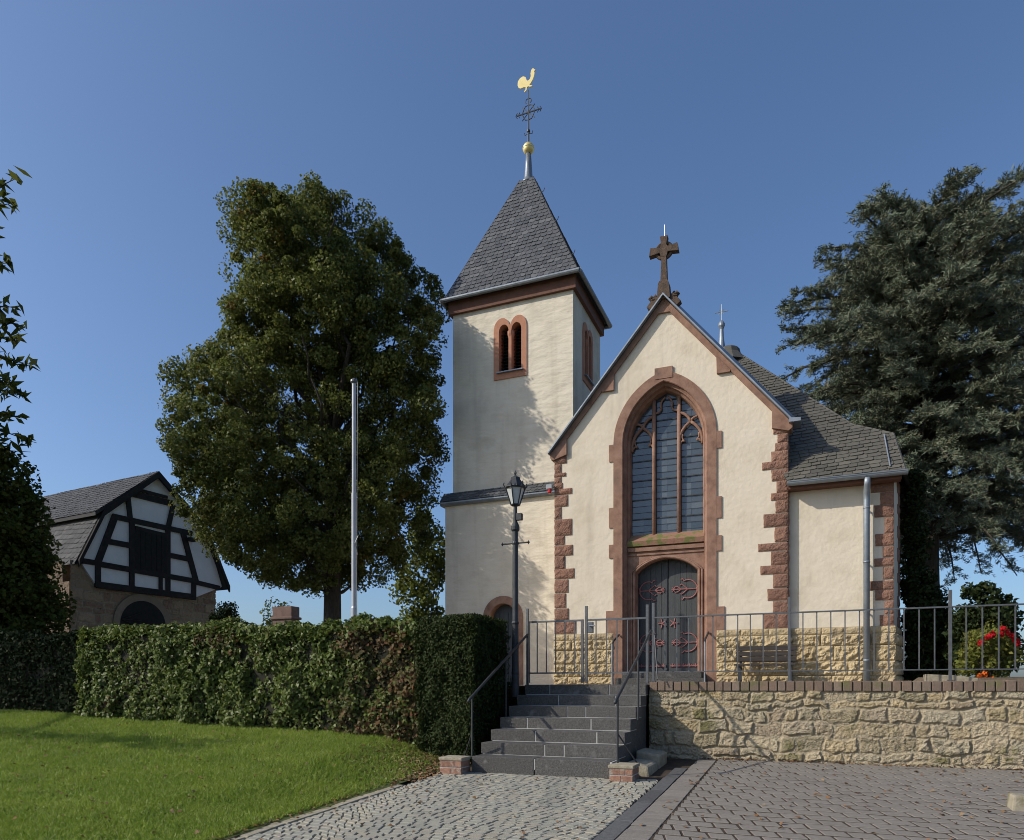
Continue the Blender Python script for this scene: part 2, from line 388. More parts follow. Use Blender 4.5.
def rubble_wall(name, L, H, mat, parent, place, cell=.016, seed=1, rowh=(.11, .26), wid=(.2, .62), relief=.05, gapw=.02, flush=.3):
    """coursed rubble as real relief; place(a, b, h) -> point"""
    nx = int(L / cell); nz = int(H / cell)
    A, B = np.meshgrid(np.linspace(0, L, nx + 1), np.linspace(0, H, nz + 1))
    wa = A + .13 * (fbm(A * 3.1, B * 3.1, seed) - .5) + .06 * (fbm(A * 11, B * 11, seed + 5) - .5)
    wb = B + .19 * (fbm(A * 2.6 + 9, B * 1.5, seed + 9) - .5) + .05 * (fbm(A * 12, B * 12, seed + 3) - .5)
    r = random.Random(seed)
    zs = [-.3]
    while zs[-1] < H + .3: zs.append(zs[-1] + r.uniform(*rowh))
    zs = np.array(zs); row = np.clip(np.searchsorted(zs, wb) - 1, 0, len(zs) - 2)
    dz = np.minimum(wb - zs[row], zs[row + 1] - wb)
    cid = np.zeros_like(A); dx = np.zeros_like(A); hh = np.zeros_like(A); ruf = np.zeros_like(A)
    for k in range(len(zs) - 1):
        xs = [-1.0 - r.random()]
        while xs[-1] < L + 1: xs.append(xs[-1] + r.uniform(*wid))
        xs = np.array(xs); ci = np.array([r.random() for _ in xs]); hi = np.array([r.uniform(.25, 1) for _ in xs]); ri = np.array([r.uniform(.3, 1.6) for _ in xs])
        m = row == k
        c = np.clip(np.searchsorted(xs, wa[m]) - 1, 0, len(xs) - 2)
        cid[m] = ci[c]; hh[m] = hi[c]; ruf[m] = ri[c]; dx[m] = np.minimum(wa[m] - xs[c], xs[c + 1] - wa[m])
    d = np.minimum(dx, dz)
    prof = np.clip((d - gapw * .3) / .022, 0, 1); prof = prof * prof * (3 - 2 * prof)
    gap = 1 - np.clip((d - gapw * .35) / (gapw * .9), 0, 1)
    bed = flush + .55 * (fbm(A * 4.3, B * 4.3, seed + 51) - .5)
    h = relief * (bed * (1 - prof) + prof * (.12 + .95 * hh)) + relief * .7 * ruf * (.15 + .85 * prof) * (fbm(A * 13, B * 15, seed + 21) - .45) + relief * .45 * (fbm(A * 34, B * 40, seed + 31) - .5)
    pts = [place(a, b, c) for a, b, c in zip(A.ravel(), B.ravel(), h.ravel())]
    mb = MB()
    mb.v = pts
    W = nx + 1
    mb.f = [(j * W + i, j * W + i + 1, (j + 1) * W + i + 1, (j + 1) * W + i) for j in range(nz) for i in range(nx)]
    o = build(name, mb, mat, parent, normals=False)
    for nm, arr in (('cid', cid), ('gap', gap)):
        at = o.data.attributes.new(nm, 'FLOAT', 'POINT'); at.data.foreach_set('value', arr.ravel().astype(np.float32))
    return o

def clip_poly(bm, poly3, nrm):
    """keep what lies inside the convex polygon (prism along nrm)"""
    c = sum((Vector(p) for p in poly3), Vector()) / len(poly3)
    for i in range(len(poly3)):
        p = Vector(poly3[i]); q = Vector(poly3[(i + 1) % len(poly3)])
        n = (q - p).cross(nrm)
        if n.length < 1e-6: continue
        n.normalize()
        if (c - p).dot(n) > 0: n = -n
        bmesh.ops.bisect_plane(bm, geom=bm.verts[:] + bm.edges[:] + bm.faces[:], plane_co=p, plane_no=n, clear_outer=True)

def slates(name, poly3, mat, parent, rh=.17, sw=.2, lift=.016, tilt=0.0, seed=3, off=.02, clips=None, cham=.28):
    """overlapping slates laid on a planar polygon (clips: convex pieces of it when it is not convex)"""
    P = [Vector(p) for p in poly3]
    n = (P[1] - P[0]).cross(P[2] - P[0]).normalized()
    if n.z < 0: n = -n
    up = Vector((0, 0, 1)) - n * n.z; up.normalize(); a = up.cross(n)
    if tilt: q = Matrix.Rotation(tilt, 3, n); up = q @ up; a = q @ a
    O = P[0]
    us = [(p - O).dot(a) for p in P]; ws = [(p - O).dot(up) for p in P]
    V = []; Fc = []
    for cp in (clips or [poly3]):
        r = random.Random(seed); bm = bmesh.new()
        z = min(ws) - rh * .4
        while z < max(ws) + rh:
            x = min(us) - r.uniform(0, 1) * sw - sw
            while x < max(us) + sw:
                wd = sw * r.uniform(.75, 1.25); l2 = lift * r.uniform(.7, 1.5)
                g = .004; dz = r.uniform(-.010, .010); ch = wd * cham
                def pt(u, v, h): return O + a * u + up * v + n * (off + h)
                lo = z + dz
                vs = [bm.verts.new(pt(x + g, lo + ch * .55, l2 * .9)), bm.verts.new(pt(x + g + ch * .5, lo, l2)), bm.verts.new(pt(x + wd - g - ch, lo, l2)),
                      bm.verts.new(pt(x + wd - g, lo + ch, l2 * .85)), bm.verts.new(pt(x + wd - g, z + rh * 1.25, 0)), bm.verts.new(pt(x + g, z + rh * 1.25, 0))]
                bm.faces.new(vs)
                lows = [bm.verts.new(vv.co - n * (l2 * .9 + .004)) for vv in vs[:4]]
                for i in range(3): bm.faces.new((vs[i + 1], vs[i], lows[i], lows[i + 1]))
                x += wd
            z += rh
        clip_poly(bm, [Vector(p) for p in cp], n)
        bm.verts.index_update(); o_ = len(V)
        V += [v.co.copy() for v in bm.verts]; Fc += [[v.index + o_ for v in f.verts] for f in bm.faces]
        bm.free()
    off0 = Vector(root_of(parent).location) if parent is not None else Vector()
    me = bpy.data.meshes.new(name); me.from_pydata([tuple(v - off0) for v in V], [], Fc); me.materials.append(M[mat])
    o = bpy.data.objects.new(name, me); col.objects.link(o); o.parent = parent
    return o

# leaves as arrays -------------------------------------------------
def unit(a): return a / np.maximum(np.linalg.norm(a, axis=1, keepdims=True), 1e-9)

def leaves(C, Nrm, L, Wd, jit=.7, droop=0.0, fold=.25):
    """kite-shaped leaves at C whose faces look along Nrm (jittered); returns (N*4,3)"""
    n = len(C)
    nr = unit(Nrm + rng.normal(size=(n, 3)) * jit)
    d = rng.normal(size=(n, 3)); d[:, 2] -= droop
    d = unit(d - nr * (d * nr).sum(1, keepdims=True)); s = np.cross(nr, d)
    l = (L * rng.uniform(.65, 1.35, n))[:, None]; w_ = (Wd * rng.uniform(.65, 1.35, n))[:, None]
    v = np.stack([C - d * l * .5, C + s * w_ * .5 - d * l * .06 + nr * w_ * fold, C + d * l * .5 - nr * l * .1, C - s * w_ * .5 - d * l * .06 + nr * w_ * fold], 1)
    return v.reshape(-1, 3)

def clump_leaves(cent, rad, per, L, Wd, jit=.7, droop=.3, flat=.8):
    """leaves on shells of many small clumps"""
    out = []
    n = len(cent)
    idx = np.repeat(np.arange(n), per)
    d = unit(rng.normal(size=(len(idx), 3)))
    rr = rad[idx] * rng.uniform(.35, 1.0, len(idx)) ** .6
    C = cent[idx] + d * rr[:, None] * np.array([1, 1, flat])
    return leaves(C, d + np.array([0, 0, .35]), L, Wd, jit, droop)

CB, SB = math.cos(R(22.35)), math.sin(R(22.35))
def cw(X, D, z=0.0):
    """a point given by its distance to the side of and ahead of the standpoint"""
    return np.array((X * CB - D * SB, X * SB + D * CB, z))

# ------------------------------------------------------------------ ground
def pave_z(u, v): return -1.14 - .045 * (11.46 - v)
EDGE = -4.87
def lawn_z(u, v):
    zl = -.92 + .1 * (v - 10) - .033 * (u + 5)
    p = -1.14 - .045 * (11.46 - v) + .012
    t = np.clip((EDGE - u) / 1.6, 0, 1); t = t * t * (3 - 2 * t)
    return p + (zl - p) * t + .03 * (fbm(u * .9 + 40, v * .9 + 40, 3) - .5)

g = MB(); n = 40
ring = [(4000 * math.cos(2 * math.pi * i / n), 4000 * math.sin(2 * math.pi * i / n), -6) for i in range(n)]
g.add(ring, [tuple(range(n))]); struct('ground', g, 'far')
g = MB(); g.add([(-60, 11.62, -.02), (9, 11.62, -.02), (9, 45, -.02), (-60, 45, -.02), (-80, 90, -6.2), (30, 90, -6.2), (-110, 11.62, -6.2), (40, 11.62, -6.2)],
                [(0, 1, 2, 3), (3, 2, 5, 4), (0, 3, 4, 6), (1, 7, 5, 2)])
struct('terrace_ground', g, 'terrace')
g = MB()
g.add([(EDGE - .3, -12, pave_z(0, -12) - .026), (25, -12, pave_z(0, -12) - .026), (25, 11.6, pave_z(0, 11.6) - .026), (EDGE - .3, 11.6, pave_z(0, 11.6) - .026)], [(0, 1, 2, 3)])
struct('paving_bed', g, 'joint')
g = MB()
g.add([(-1.56, 2.3, pave_z(0, 2.3) - .007), (5.3, 2.3, pave_z(0, 2.3) - .007), (5.3, 11.45, pave_z(0, 11.45) - .007), (-1.56, 11.45, pave_z(0, 11.45) - .007)], [(0, 1, 2, 3)])
struct('paving_joints', g, 'joint')
# lawn sheet
U = np.linspace(-60, EDGE, 140); V = np.linspace(-12, 11.2, 90)
UU, VV = np.meshgrid(U, V); ZZ = lawn_z(UU, VV)
g = MB(); g.v = list(zip(UU.ravel().tolist(), VV.ravel().tolist(), ZZ.ravel().tolist()))
g.f = [(j * 140 + i, j * 140 + i + 1, (j + 1) * 140 + i + 1, (j + 1) * 140 + i) for j in range(89) for i in range(139)]
struct('lawn', g, 'lawn', smooth=True)

def stone_top(mb, quad, zf, h=.03, bev=.008, jit=.003, r=random):
    """a paving stone with bevelled worn edge; quad is 4 (u,v) ccw"""
    c = (sum(q[0] for q in quad) / 4, sum(q[1] for q in quad) / 4)
    tz = r.uniform(-jit, jit); tx = r.uniform(-jit, jit) * 8; ty = r.uniform(-jit, jit) * 8
    def Z(u, v): return zf(u, v) + tz + tx * (u - c[0]) + ty * (v - c[1])
    def ins(q, b):
        dx = c[0] - q[0]; dy = c[1] - q[1]; l = math.hypot(dx, dy); return (q[0] + dx / l * b, q[1] + dy / l * b)
    i1 = [ins(q, bev * 1.6) for q in quad]
    vs = [(q[0], q[1], Z(*q) - h) for q in quad] + [(q[0], q[1], Z(*q) - bev * .8) for q in quad] + [(q[0], q[1], Z(*q)) for q in i1]
    fs = [(i, (i + 1) % 4, (i + 1) % 4 + 4, i + 4) for i in range(4)] + [(i + 4, (i + 1) % 4 + 4, (i + 1) % 4 + 8, i + 8) for i in range(4)] + [(8, 9, 10, 11)]
    mb.add(vs, fs)

# small granite setts in wavering rows
g = MB(); rs = random.Random(11)
def wav(u, v): return .10 * math.sin((u + 3.3) * 1.9) + .03 * math.sin(u * 5.1 + v) + .02 * math.sin(u * 11 + v * 3)
v0 = 3.0
while v0 < 9.3:
    dep = rs.uniform(.092, .115); u0 = EDGE + .12 + rs.uniform(-.05, 0)
    while u0 < -1.80:
        wd = rs.uniform(.085, .155)
        u1 = min(u0 + wd, -1.765)
        j = lambda: rs.uniform(-.007, .007)
        gp = .006
        sl = .035 * math.sin(u0 * 1.3 + v0 * .7)
        q = [(u0 + gp + j(), v0 + gp + wav(u0, v0) + j()), (u1 - gp + j(), v0 + gp + wav(u1, v0) + j()),
             (u1 - gp + j() + sl, v0 + dep - gp + wav(u1, v0 + dep) + j()), (u0 + gp + j() + sl, v0 + dep - gp + wav(u0, v0 + dep) + j())]
        if u1 - u0 > .04 and max(p[1] for p in q) < 9.35: stone_top(g, q, pave_z, .05, .007, .0032, rs)
        u0 += wd
    v0 += dep
struct('sett_paving', g, 'sett')
# basalt kerb strip, lighter border band and the main pavers
g = MB(); v0 = 2.6
while v0 < 10.2:
    l = rs.uniform(.7, 1.0); stone_top(g, [(-1.75, v0 + .004), (-1.575, v0 + .004), (-1.575, v0 + l - .004), (-1.75, v0 + l - .004)], pave_z, .06, .008, .002, rs); v0 += l
struct('kerb_strip', g, 'kerb')
g = MB(); v0 = 2.4
while v0 < 11.3:
    l = .168; stone_top(g, [(-1.56, v0 + .005), (-1.29, v0 + .005), (-1.29, v0 + l - .008), (-1.56, v0 + l - .008)], pave_z, .06, .003, .003, rs); v0 += l
v0 = 2.4; k = 0; dep = .205
while v0 < 11.33:
    u0 = -1.265 - (.115 if k % 2 else 0); wd = .232
    while u0 < 5.2:
        a, b = max(u0, -1.265), u0 + wd
        sl = -.05
        if b - a > .05:
            j = lambda: rs.uniform(-.004, .004); q = [(a + .013 + j(), v0 + .021 + j()), (b - .013 + j(), v0 + .021 + j()), (b - .013 + sl + j(), v0 + dep - .021 + j()), (max(a + .013 + sl, -1.268), v0 + dep - .021 + j())]
            stone_top(g, q, pave_z, .06, .003, .002, rs)
        u0 += wd
    v0 += dep; k += 1
struct('paving', g, 'paver')
# thin stone edging between lawn and setts
g = MB(); v0 = 3.5
while v0 < 7.6:
    l = rs.uniform(.5, .9); e = EDGE + .0
    stone_top(g, [(e - .01 + rs.uniform(-.02, .02), v0), (e + .10, v0), (e + .10, v0 + l - .02), (e - .01 + rs.uniform(-.02, .02), v0 + l - .02)], lambda u, v: pave_z(u, v) + .012, .08, .01, .004, rs); v0 += l
struct('lawn_edging', g, 'concrete')

# ------------------------------------------------------------------ church
church = thing('church', 'cream plastered church with slate tower roof, red sandstone gable window and dark double door', 'church', (-3, 18.5, 0))
GY = 16.30                                   # gable plane
gx, gap_z = -2.995, 8.62
def roofline(u): return gap_z - 1.185 * abs(u - gx)
# gable wall plate with the tall portal opening
hw = 2.585
outer = [(gx - hw, 0), (gx - hw, roofline(gx - hw)), (gx, gap_z), (gx + hw, roofline(gx + hw)), (gx + hw, 0)]
CX = -3.005; ZS = 5.55; AC = .44
hole = arch(CX, .02, ZS, 1.11, AC)
mb = MB(); mb.plate(outer[:1] + outer[1:], [hole], GY, GY + .45)
# choir front and side walls
mb.box(gx + hw - .03, 1.593, 16.43, 16.8, 0, 4.33)
a70 = R(79); d2 = Vector((math.cos(a70), math.sin(a70), 0)); n2 = Vector((math.sin(a70), -math.cos(a70), 0))
c1 = Vector((1.593, 16.43, 0)); c2 = c1 + d2 * 1.2; a82 = R(86); d3 = Vector((math.cos(a82), math.sin(a82), 0)); c3 = c2 + d3 * 3.6
c4 = Vector((gx - hw + .1, c3.y + .3, 0))
for p, q in ((c1, c2), (c2, c3), (c3, c4)):
    d = (q - p).normalized(); nn = Vector((-d.y, d.x, 0)) * .3
    mb.add([p, q, q + nn, p + nn] + [x + Vector((0, 0, 4.33)) for x in (p, q, q + nn, p + nn)], [(0, 3, 2, 1), (4, 5, 6, 7), (0, 1, 5, 4), (1, 2, 6, 5), (2, 3, 7, 6), (3, 0, 4, 7)])
mb.box(gx - hw + .02, gx - hw + .4, GY + .455, c3.y + .3, 0, 5.4)
build('gable_wall', mb, 'plaster', church)

# portal frame: outer band plus stepped reveal all the way up
mb = MB()
prof = [(1.154, GY + .02), (1.154, GY - .028), (.945, GY - .028), (.93, GY - .01), (.93, GY + .07), (.895, GY + .10), (.875, GY + .10), (.865, GY + .2), (.83, GY + .24), (.815, GY + .36), (.80, GY + .5)]
rings = []
for h, y in prof:
    rings.append([(x, y, z) for x, z in arch(CX, .0, ZS, h, AC)])
mb.loft(rings)
def fb(u0, u1, z0, z1): mb.box(u0, u1, GY - .026, GY + .03, z0, z1)
for z0, z1 in ((5.17, 5.56), (3.64, 4.10), (2.94, 3.25), (1.21, 1.72)):
    e = .13 if z0 > 2 else .2
    fb(CX - 1.15 - e + .02, CX - 1.14, z0, z1)
for z0, z1 in ((5.19, 5.56), (3.66, 4.13), (2.94, 3.28), (1.21, 1.72)):
    e = .12 if z0 > 2 else .18
    fb(CX + 1.14, CX + 1.14 + e, z0, z1)
mb.box(CX - .2, CX + .2, GY - .04, GY + .03, 6.90, 7.15)
frame = build('portal_frame', mb, 'red', church, normals=True)

# tracery window
GW = GY + .40                                # glass plane
gh = .815
inner = arch(CX, 3.40, ZS, gh, AC, 18)
mb = MB()                                    # leaded panes: each one tilted a little
rs = random.Random(5)
z = 3.42; zt = ZS + math.sqrt((gh + AC) ** 2 - AC ** 2)
def halfw(z):
    return gh if z <= ZS else max(0, math.sqrt(max(0, (gh + AC) ** 2 - (z - ZS) ** 2)) - AC)
while z < zt:
    z1 = z + .15
    for k in range(6):
        x0, x1 = -gh + 2 * gh * k / 6, -gh + 2 * gh * (k + 1) / 6
        h0 = halfw(min(z1, zt - .01)) if z1 > ZS else gh
        a, b = max(x0, -halfw(z)), min(x1, halfw(z))
        if b - a < .02: continue
        t = rs.uniform(-.004, .004); s_ = rs.uniform(-.004, .004)
        mb.add([(CX + a, GW + t, z + .002), (CX + b, GW + s_, z + .002), (CX + b, GW + s_ + rs.uniform(-.002, .002), z1 - .002), (CX + a, GW + t, z1 - .002)], [(0, 1, 2, 3)])
    z = z1
pane = build('stained_glass_pane', mb, 'glass', church, normals=False)
mb = MB()                                    # leads and saddle bars
z = 3.42; k = 0
while z < zt - .05:
    h = halfw(z); r = .012 if k % 3 == 0 else .0025
    mb.box(CX - h, CX + h, GW - .012 - r, GW - .012 + r, z - r, z + r); z += .15; k += 1
build('lead_bars', mb, 'iron', pane)
mb = MB()                                    # backing behind the glass
mb.prism([(x, z) for x, z in arch(CX, 3.3, ZS, gh + .05, AC)], GW + .03, GW + .06)
build('window_backing', mb, 'doorgap', church)
mb = MB()                                    # sandstone tracery
yt = GW - .055
def tv(pts, r=.045, n=8): mb.tube([(CX + x, yt, z) for x, z in pts], r, n)
M1, M2 = -.285, .285
ztm = ZS + math.sqrt((gh + AC) ** 2 - (.285 + AC) ** 2)
for m in (M1, M2): tv([(m, 3.4), (m, 5.2), (m, ztm + .05)], .047)
def arcpts(x0, z0, x1, z1, bulge, n=8):
    """arc from p0 to p1 bowed to the left of the way by bulge"""
    p = Vector((x0, z0)); q = Vector((x1, z1)); d = q - p; nn = Vector((-d.y, d.x)).normalized()
    return [tuple(p.lerp(q, i / n) + nn * (bulge * 4 * (i / n) * (1 - i / n))) for i in range(n + 1)]
for s_ in (-1, 1):
    xl, xr, xm = s_ * .80, s_ * .285, s_ * .545
    tv(arcpts(xl, 5.45, xm, 5.98, -.09 * -s_ * -1 if s_ > 0 else .09), .036)
    tv(arcpts(xr, 5.45, xm, 5.98, .09 if s_ > 0 else -.09), .036)
    for a, b, c, d in ((xl - s_ * .03, 5.50, xm + s_ * .13, 5.55), (xr + s_ * .03, 5.50, xm - s_ * .13, 5.55)):   # cusps of the trefoil heads
        tv(arcpts(a, b, c, d, .035 * (1 if c > a else -1), 5), .022)
        tv(arcpts(c, d, c + (.05 if c < a else -.05), d + .16, .03 * (1 if c > a else -1), 5), .02)
    tv(arcpts(xm, 5.98, xr, 6.22, .05 * (-1 if s_ > 0 else 1)), .034)
    tv(arcpts(xm, 5.98, s_ * .70, 6.08, .03 * (1 if s_ > 0 else -1)), .03)
    tv(arcpts(s_ * .27, 6.28, s_ * .12, 6.36, .03 * (1 if s_ > 0 else -1), 5), .022)
    tv(arcpts(s_ * .12, 6.36, s_ * .03, 6.62, -.05 * (1 if s_ > 0 else -1), 6), .022)
build('tracery', mb, 'red', church, smooth=True)
# window sill and lintel zone over the door
mb = MB(); mb.prism([(GY + .12, 3.20), (GY + .10, 3.31), (GY + .34, 3.50), (GY + .5, 3.50), (GY + .5, 3.20)], CX - .865, CX + .865, 'x')
build('window_sill', mb, pm('mossy_sill', [(.22, .11, .075), (.31, .17, .115)], 6, .9, .5, 40, .01, stain=((.13, .13, .04), 6, .47)), church)
mb = MB()
DX = CX + .02
ohole = rarch(DX, .25, 2.60, .70, 10, .31)
mb.plate([(CX - .87, .25), (CX - .87, 3.20), (CX + .87, 3.20), (CX + .87, .25)], [ohole], GY + .20, GY + .50)
mb.box(CX - .86, CX + .86, GY + .15, GY + .21, 3.08, 3.17)
mb.box(CX - .86, CX + .86, GY + .175, GY + .21, 2.99, 3.03)
def rollm(hw_, y, r, extra=0):
    mb.tube([(x, y, z) for x, z in rarch(DX, .3, 2.60, hw_, 12, .31 + extra)], r, 8)
rollm(.735, GY + .19, .032, .01); rollm(.80, GY + .185, .02, .035); rollm(.70, GY + .30, .02, 0)
build('door_surround', mb, 'red', church)
# doors
def leaf(s_):
    m = MB(); y = GY + .46
    pts = rarch(DX, .31, 2.60, .70, 12, .31)
    half = [p for p in pts if (p[0] - DX) * s_ >= -1e-6]
    if s_ > 0: half = [(DX + .006, 2.91)] + [p for p in half if p[0] > DX + .01] + [(DX + .006, .31)]
    else: half = [(DX - .006, .31)] + [p for p in half if p[0] < DX - .01] + [(DX - .006, 2.91)]
    m.prism(half, y, y + .06)
    for k in range(5):                       # raised boards
        a = DX + s_ * (.03 + .128 * k); b = a + s_ * .122
        zt_ = 2.60 + .31 - .36 * (abs(b - DX)) ** 2 * 1.75 - .03
        m.box(min(a, b), max(a, b), y - .014, y + .01, .36, zt_)
    m.box(DX + s_ * .02, DX + s_ * .68, y - .02, y, .31, .40)
    o = build('door_leaf', m, 'door', church, bevel=.003)
    yh = y - .028
    def tb(pts, r=.013): h.tube([(DX + s_ * x, yh, z) for x, z in pts], r, 6)
    for zc in (2.20, .98):                   # wrought strap hinges: bar, crescent and curls
        h = MB()
        tb([(.66, zc), (.08, zc)])
        tb([(.45 + .21 * math.cos(t), zc + .21 * math.sin(t)) for t in np.linspace(-2.0, 2.0, 16)], .014)
        for sg in (-1, 1):
            tb([(.45 + .21 * math.cos(2.0), zc + sg * .19), (.33, zc + sg * .24), (.29, zc + sg * .22)], .014)
            tb([(.45, zc), (.36, zc + sg * .08), (.30, zc + sg * .12), (.27, zc + sg * .09)], .012)
            tb([(.30, zc), (.22, zc + sg * .06), (.17, zc + sg * .07), (.15, zc + sg * .04)], .012)
            tb([(.16, zc), (.09, zc + sg * .05)], .012)
            tb([(.68, zc + sg * .07), (.64, zc)], .014)
        build('strap_hinge', h, 'pink', o)
    h = MB()
    for a in np.linspace(.1, .62, 5):
        tb([(a - .05, .47), (a, .44), (a + .05, .47)], .012); tb([(a, .42), (a, .50)], .012)
    tb([(.05, .44), (.67, .44)], .014)
    build('foot_strap', h, 'pink', o)
    h = MB()
    for t in np.linspace(0, 2 * math.pi, 6)[:-1]:
        tb([(.13, 1.43), (.13 + .1 * math.cos(t), 1.43 + .12 * math.sin(t))], .014)
    build('door_rosette', h, 'pink', o)
leaf(-1); leaf(1)
mb = MB(); mb.box(DX - .72, DX + .72, GY + .525, GY + .56, .25, 2.95); build('door_gap', mb, 'doorgap', church)
# door steps
for b in ((-3.98, -2.05, 15.72, 16.30, 0, .155), (-3.90, -2.14, 16.02, 16.80, .157, .30)):
    mb = MB(); mb.box(*b); build('door_step', mb, 'basalt', church, bevel=.008)

# plinth of yellow rock-faced stone
mb = MB(); rs = random.Random(3)
def plinth(x0, x1, y, dirn=(1, 0, 0), nrm=(0, -1, 0), org=None, tops=(0, .20, .50, .82, 1.06, 1.20)):
    for r_ in range(len(tops) - 1):
        x = x0
        while x < x1 - .02:
            wd = rs.uniform(.28, .62)
            if x1 - x - wd < .22: wd = x1 - x
            o = Vector((x, y, tops[r_] + .006)) if org is None else Vector(org) + Vector(dirn) * x + Vector((0, 0, tops[r_] + .006))
            rock(mb, o + Vector(dirn) * .006, dirn, nrm, wd - .012, tops[r_ + 1] - tops[r_] - .012, .04 if r_ < len(tops) - 2 else .025, .06 if r_ < len(tops) - 2 else .018, seed=rs.uniform(0, 90), cell=.028); x += wd
plinth(-5.62, -4.17, GY - .03); build('plinth', mb, 'yellow', church); mb = MB()
plinth(-1.855, -.36, GY - .03); plinth(0, .16, 0, (0, 1, 0), (1, 0, 0), (-.36, GY - .03, 0)); build('plinth', mb, 'yellow', church); mb = MB()
plinth(-.34, 1.64, 16.43 - .03)
plinth(0, 1.2, 0, d2, n2, c1 + Vector((.04, -.02, 0)))
build('plinth', mb, 'yellow', church)
mt = pm('plinth_mortar', [(.30, .24, .15), (.40, .33, .22)], 14, .95)
for b in ((-5.61, -4.16, GY - .028, GY + .02), (-1.85, -.37, GY - .028, GY + .02), (-.355, 1.63, 16.402, 16.44)):
    mb = MB(); mb.box(*b, 0, 1.205); build('plinth_mortar', mb, mt, church)

# quoins
def quoin_strip(xc, side, y, rows, ret=None, maxd=.2):
    """rows of (z0, z1, width); side +1 grows to +x from the corner, -1 to -x"""
    m = MB()
    for i, (z0, z1, wd) in enumerate(rows):
        x0 = xc if side > 0 else xc - wd
        rock(m, (x0, y, z0 + .005), (1, 0, 0), (0, -1, 0), wd, z1 - z0 - .01, .03, .018, seed=i * 1.37 + xc)
        if ret: rock(m, (xc + (0 if side > 0 else 0), y, z0 + .005), (0, 1, 0), (1, 0, 0) if side < 0 else (-1, 0, 0), ret, z1 - z0 - .01, .025, .015, seed=i * 2.1)
    return m
def zq(y, D): return -.04 + (687 - y) * D / 720
lw = [(452, 457, .14), (457, 464, .30), (464, 473, .17), (473, 477, .28), (477, 483, .17), (483, 489, .20), (489, 495, .43), (495.5, 507, .33), (507, 519, .17), (519.5, 536, .43), (536, 545, .25), (545.5, 556, .45), (556, 569, .26), (569, 579, .49), (579.5, 593, .34), (593.5, 608, .28), (608.5, 620, .35), (620, 634, .53)]
build('corner_quoins', quoin_strip(gx - hw - .02, 1, GY - .005, [(zq(b, 17.15), zq(a, 17.15), c) for a, b, c in lw], None), 'red_quoin', church)
rw = [(423, 433, .30), (433, 442, .21), (442, 450, .26), (450, 461, .33), (460, 468, .52), (468.5, 480, .33), (480, 492, .23), (492, 499.5, .34), (499.5, 512, .25), (512.5, 526, .49), (526.5, 541.5, .27), (542, 550, .60), (550.5, 564.5, .34), (564.5, 573.5, .55), (573.5, 587.5, .30), (588, 600, .41), (600.5, 613, .30), (613.5, 629, .49)]
build('corner_quoins', quoin_strip(gx + hw + .02, -1, GY - .005, [(zq(b, 15.24), zq(a, 15.24), c) for a, b, c in rw], .13), 'red_quoin', church)
cwq = [(482, 491.5, .42), (491.5, 504, .25), (504, 516.5, .36), (517, 533, .17), (533, 545.5, .34), (546, 557, .20), (557.5, 566, .36), (566.5, 579, .20), (580, 589.5, .46), (589.5, 600, .34), (600.5, 614, .17), (614.5, 627, .26)]
build('corner_quoins', quoin_strip(1.61, -1, 16.425, [(zq(b, 14.6), zq(a, 14.6), c) for a, b, c in cwq], None), 'red_quoin', church)
mb = MB(); rs = random.Random(9); z = 1.2; k = 0
while z < 4.1:
    h = rs.uniform(.2, .3); wd = .2 if k % 2 else .38
    rock(mb, c2 - d2 * wd + Vector((0, 0, z)), d2, n2, wd, h - .01, .03, .015, seed=k); z += h; k += 1
build('corner_quoins', mb, 'red_quoin', church)

# gable coping: stone band, kneelers and a forward-tilted metal flashing
mb = MB()
sl = 1.185; ln = math.hypot(1, sl)
zf = roofline(gx + hw)
for s_ in (-1, 1):
    def P(t, off): return (gx + s_ * t, gap_z - sl * t + off)
    hwc = hw + .09
    mb.prism([P(0, .09), P(hwc, .09), P(hwc, -.08), P(0, -.10)][::s_], GY - .05, GY + .28)
    mb.prism([(gx + s_ * (hw - .30), zf - .10), (gx + s_ * (hw - .30), zf + .30), (gx + s_ * (hw + .11), zf - .04), (gx + s_ * (hw + .11), zf - .14), (gx + s_ * (hw + .03), zf - .2)][::s_], GY - .075, GY + .28)
    t0 = 1.28                                # wedge stone halfway up the slope
    mb.prism([P(t0 - .14, -.07), P(t0 + .16, -.07), (gx + s_ * (t0 + .15), gap_z - sl * (t0 + .15) - .12), (gx + s_ * (t0 - .13), gap_z - sl * (t0 + .15) - .12)][::s_], GY - .062, GY + .1)
mb.prism([(gx - .15, gap_z - .25), (gx, gap_z + .05), (gx + .15, gap_z - .25)], GY - .055, GY + .1)
build('gable_coping', mb, 'red', church, bevel=.006)
mb = MB()
for s_ in (-1, 1):
    def P(t, off, y): return (gx + s_ * t, y, gap_z - sl * t + off)
    te = hw + .14; ya, yb_ = GY - .17, GY + .32
    mb.add([P(0, .10, ya), P(te, .10, ya), P(te, .12, yb_), P(0, .12, yb_), P(0, .145, ya), P(te, .145, ya), P(te, .38, yb_), P(0, .38, yb_)],
           [(0, 3, 2, 1), (4, 5, 6, 7), (0, 1, 5, 4), (1, 2, 6, 5), (2, 3, 7, 6), (3, 0, 4, 7)])
e = gx + hw + .1
mb.prism([(e - .06, zf + .04), (e + .17, zf + .02), (e + .17, zf - .05), (e - .06, zf - .05)], GY - .172, GY + .3)
build('coping_flashing', mb, 'zinc', church)
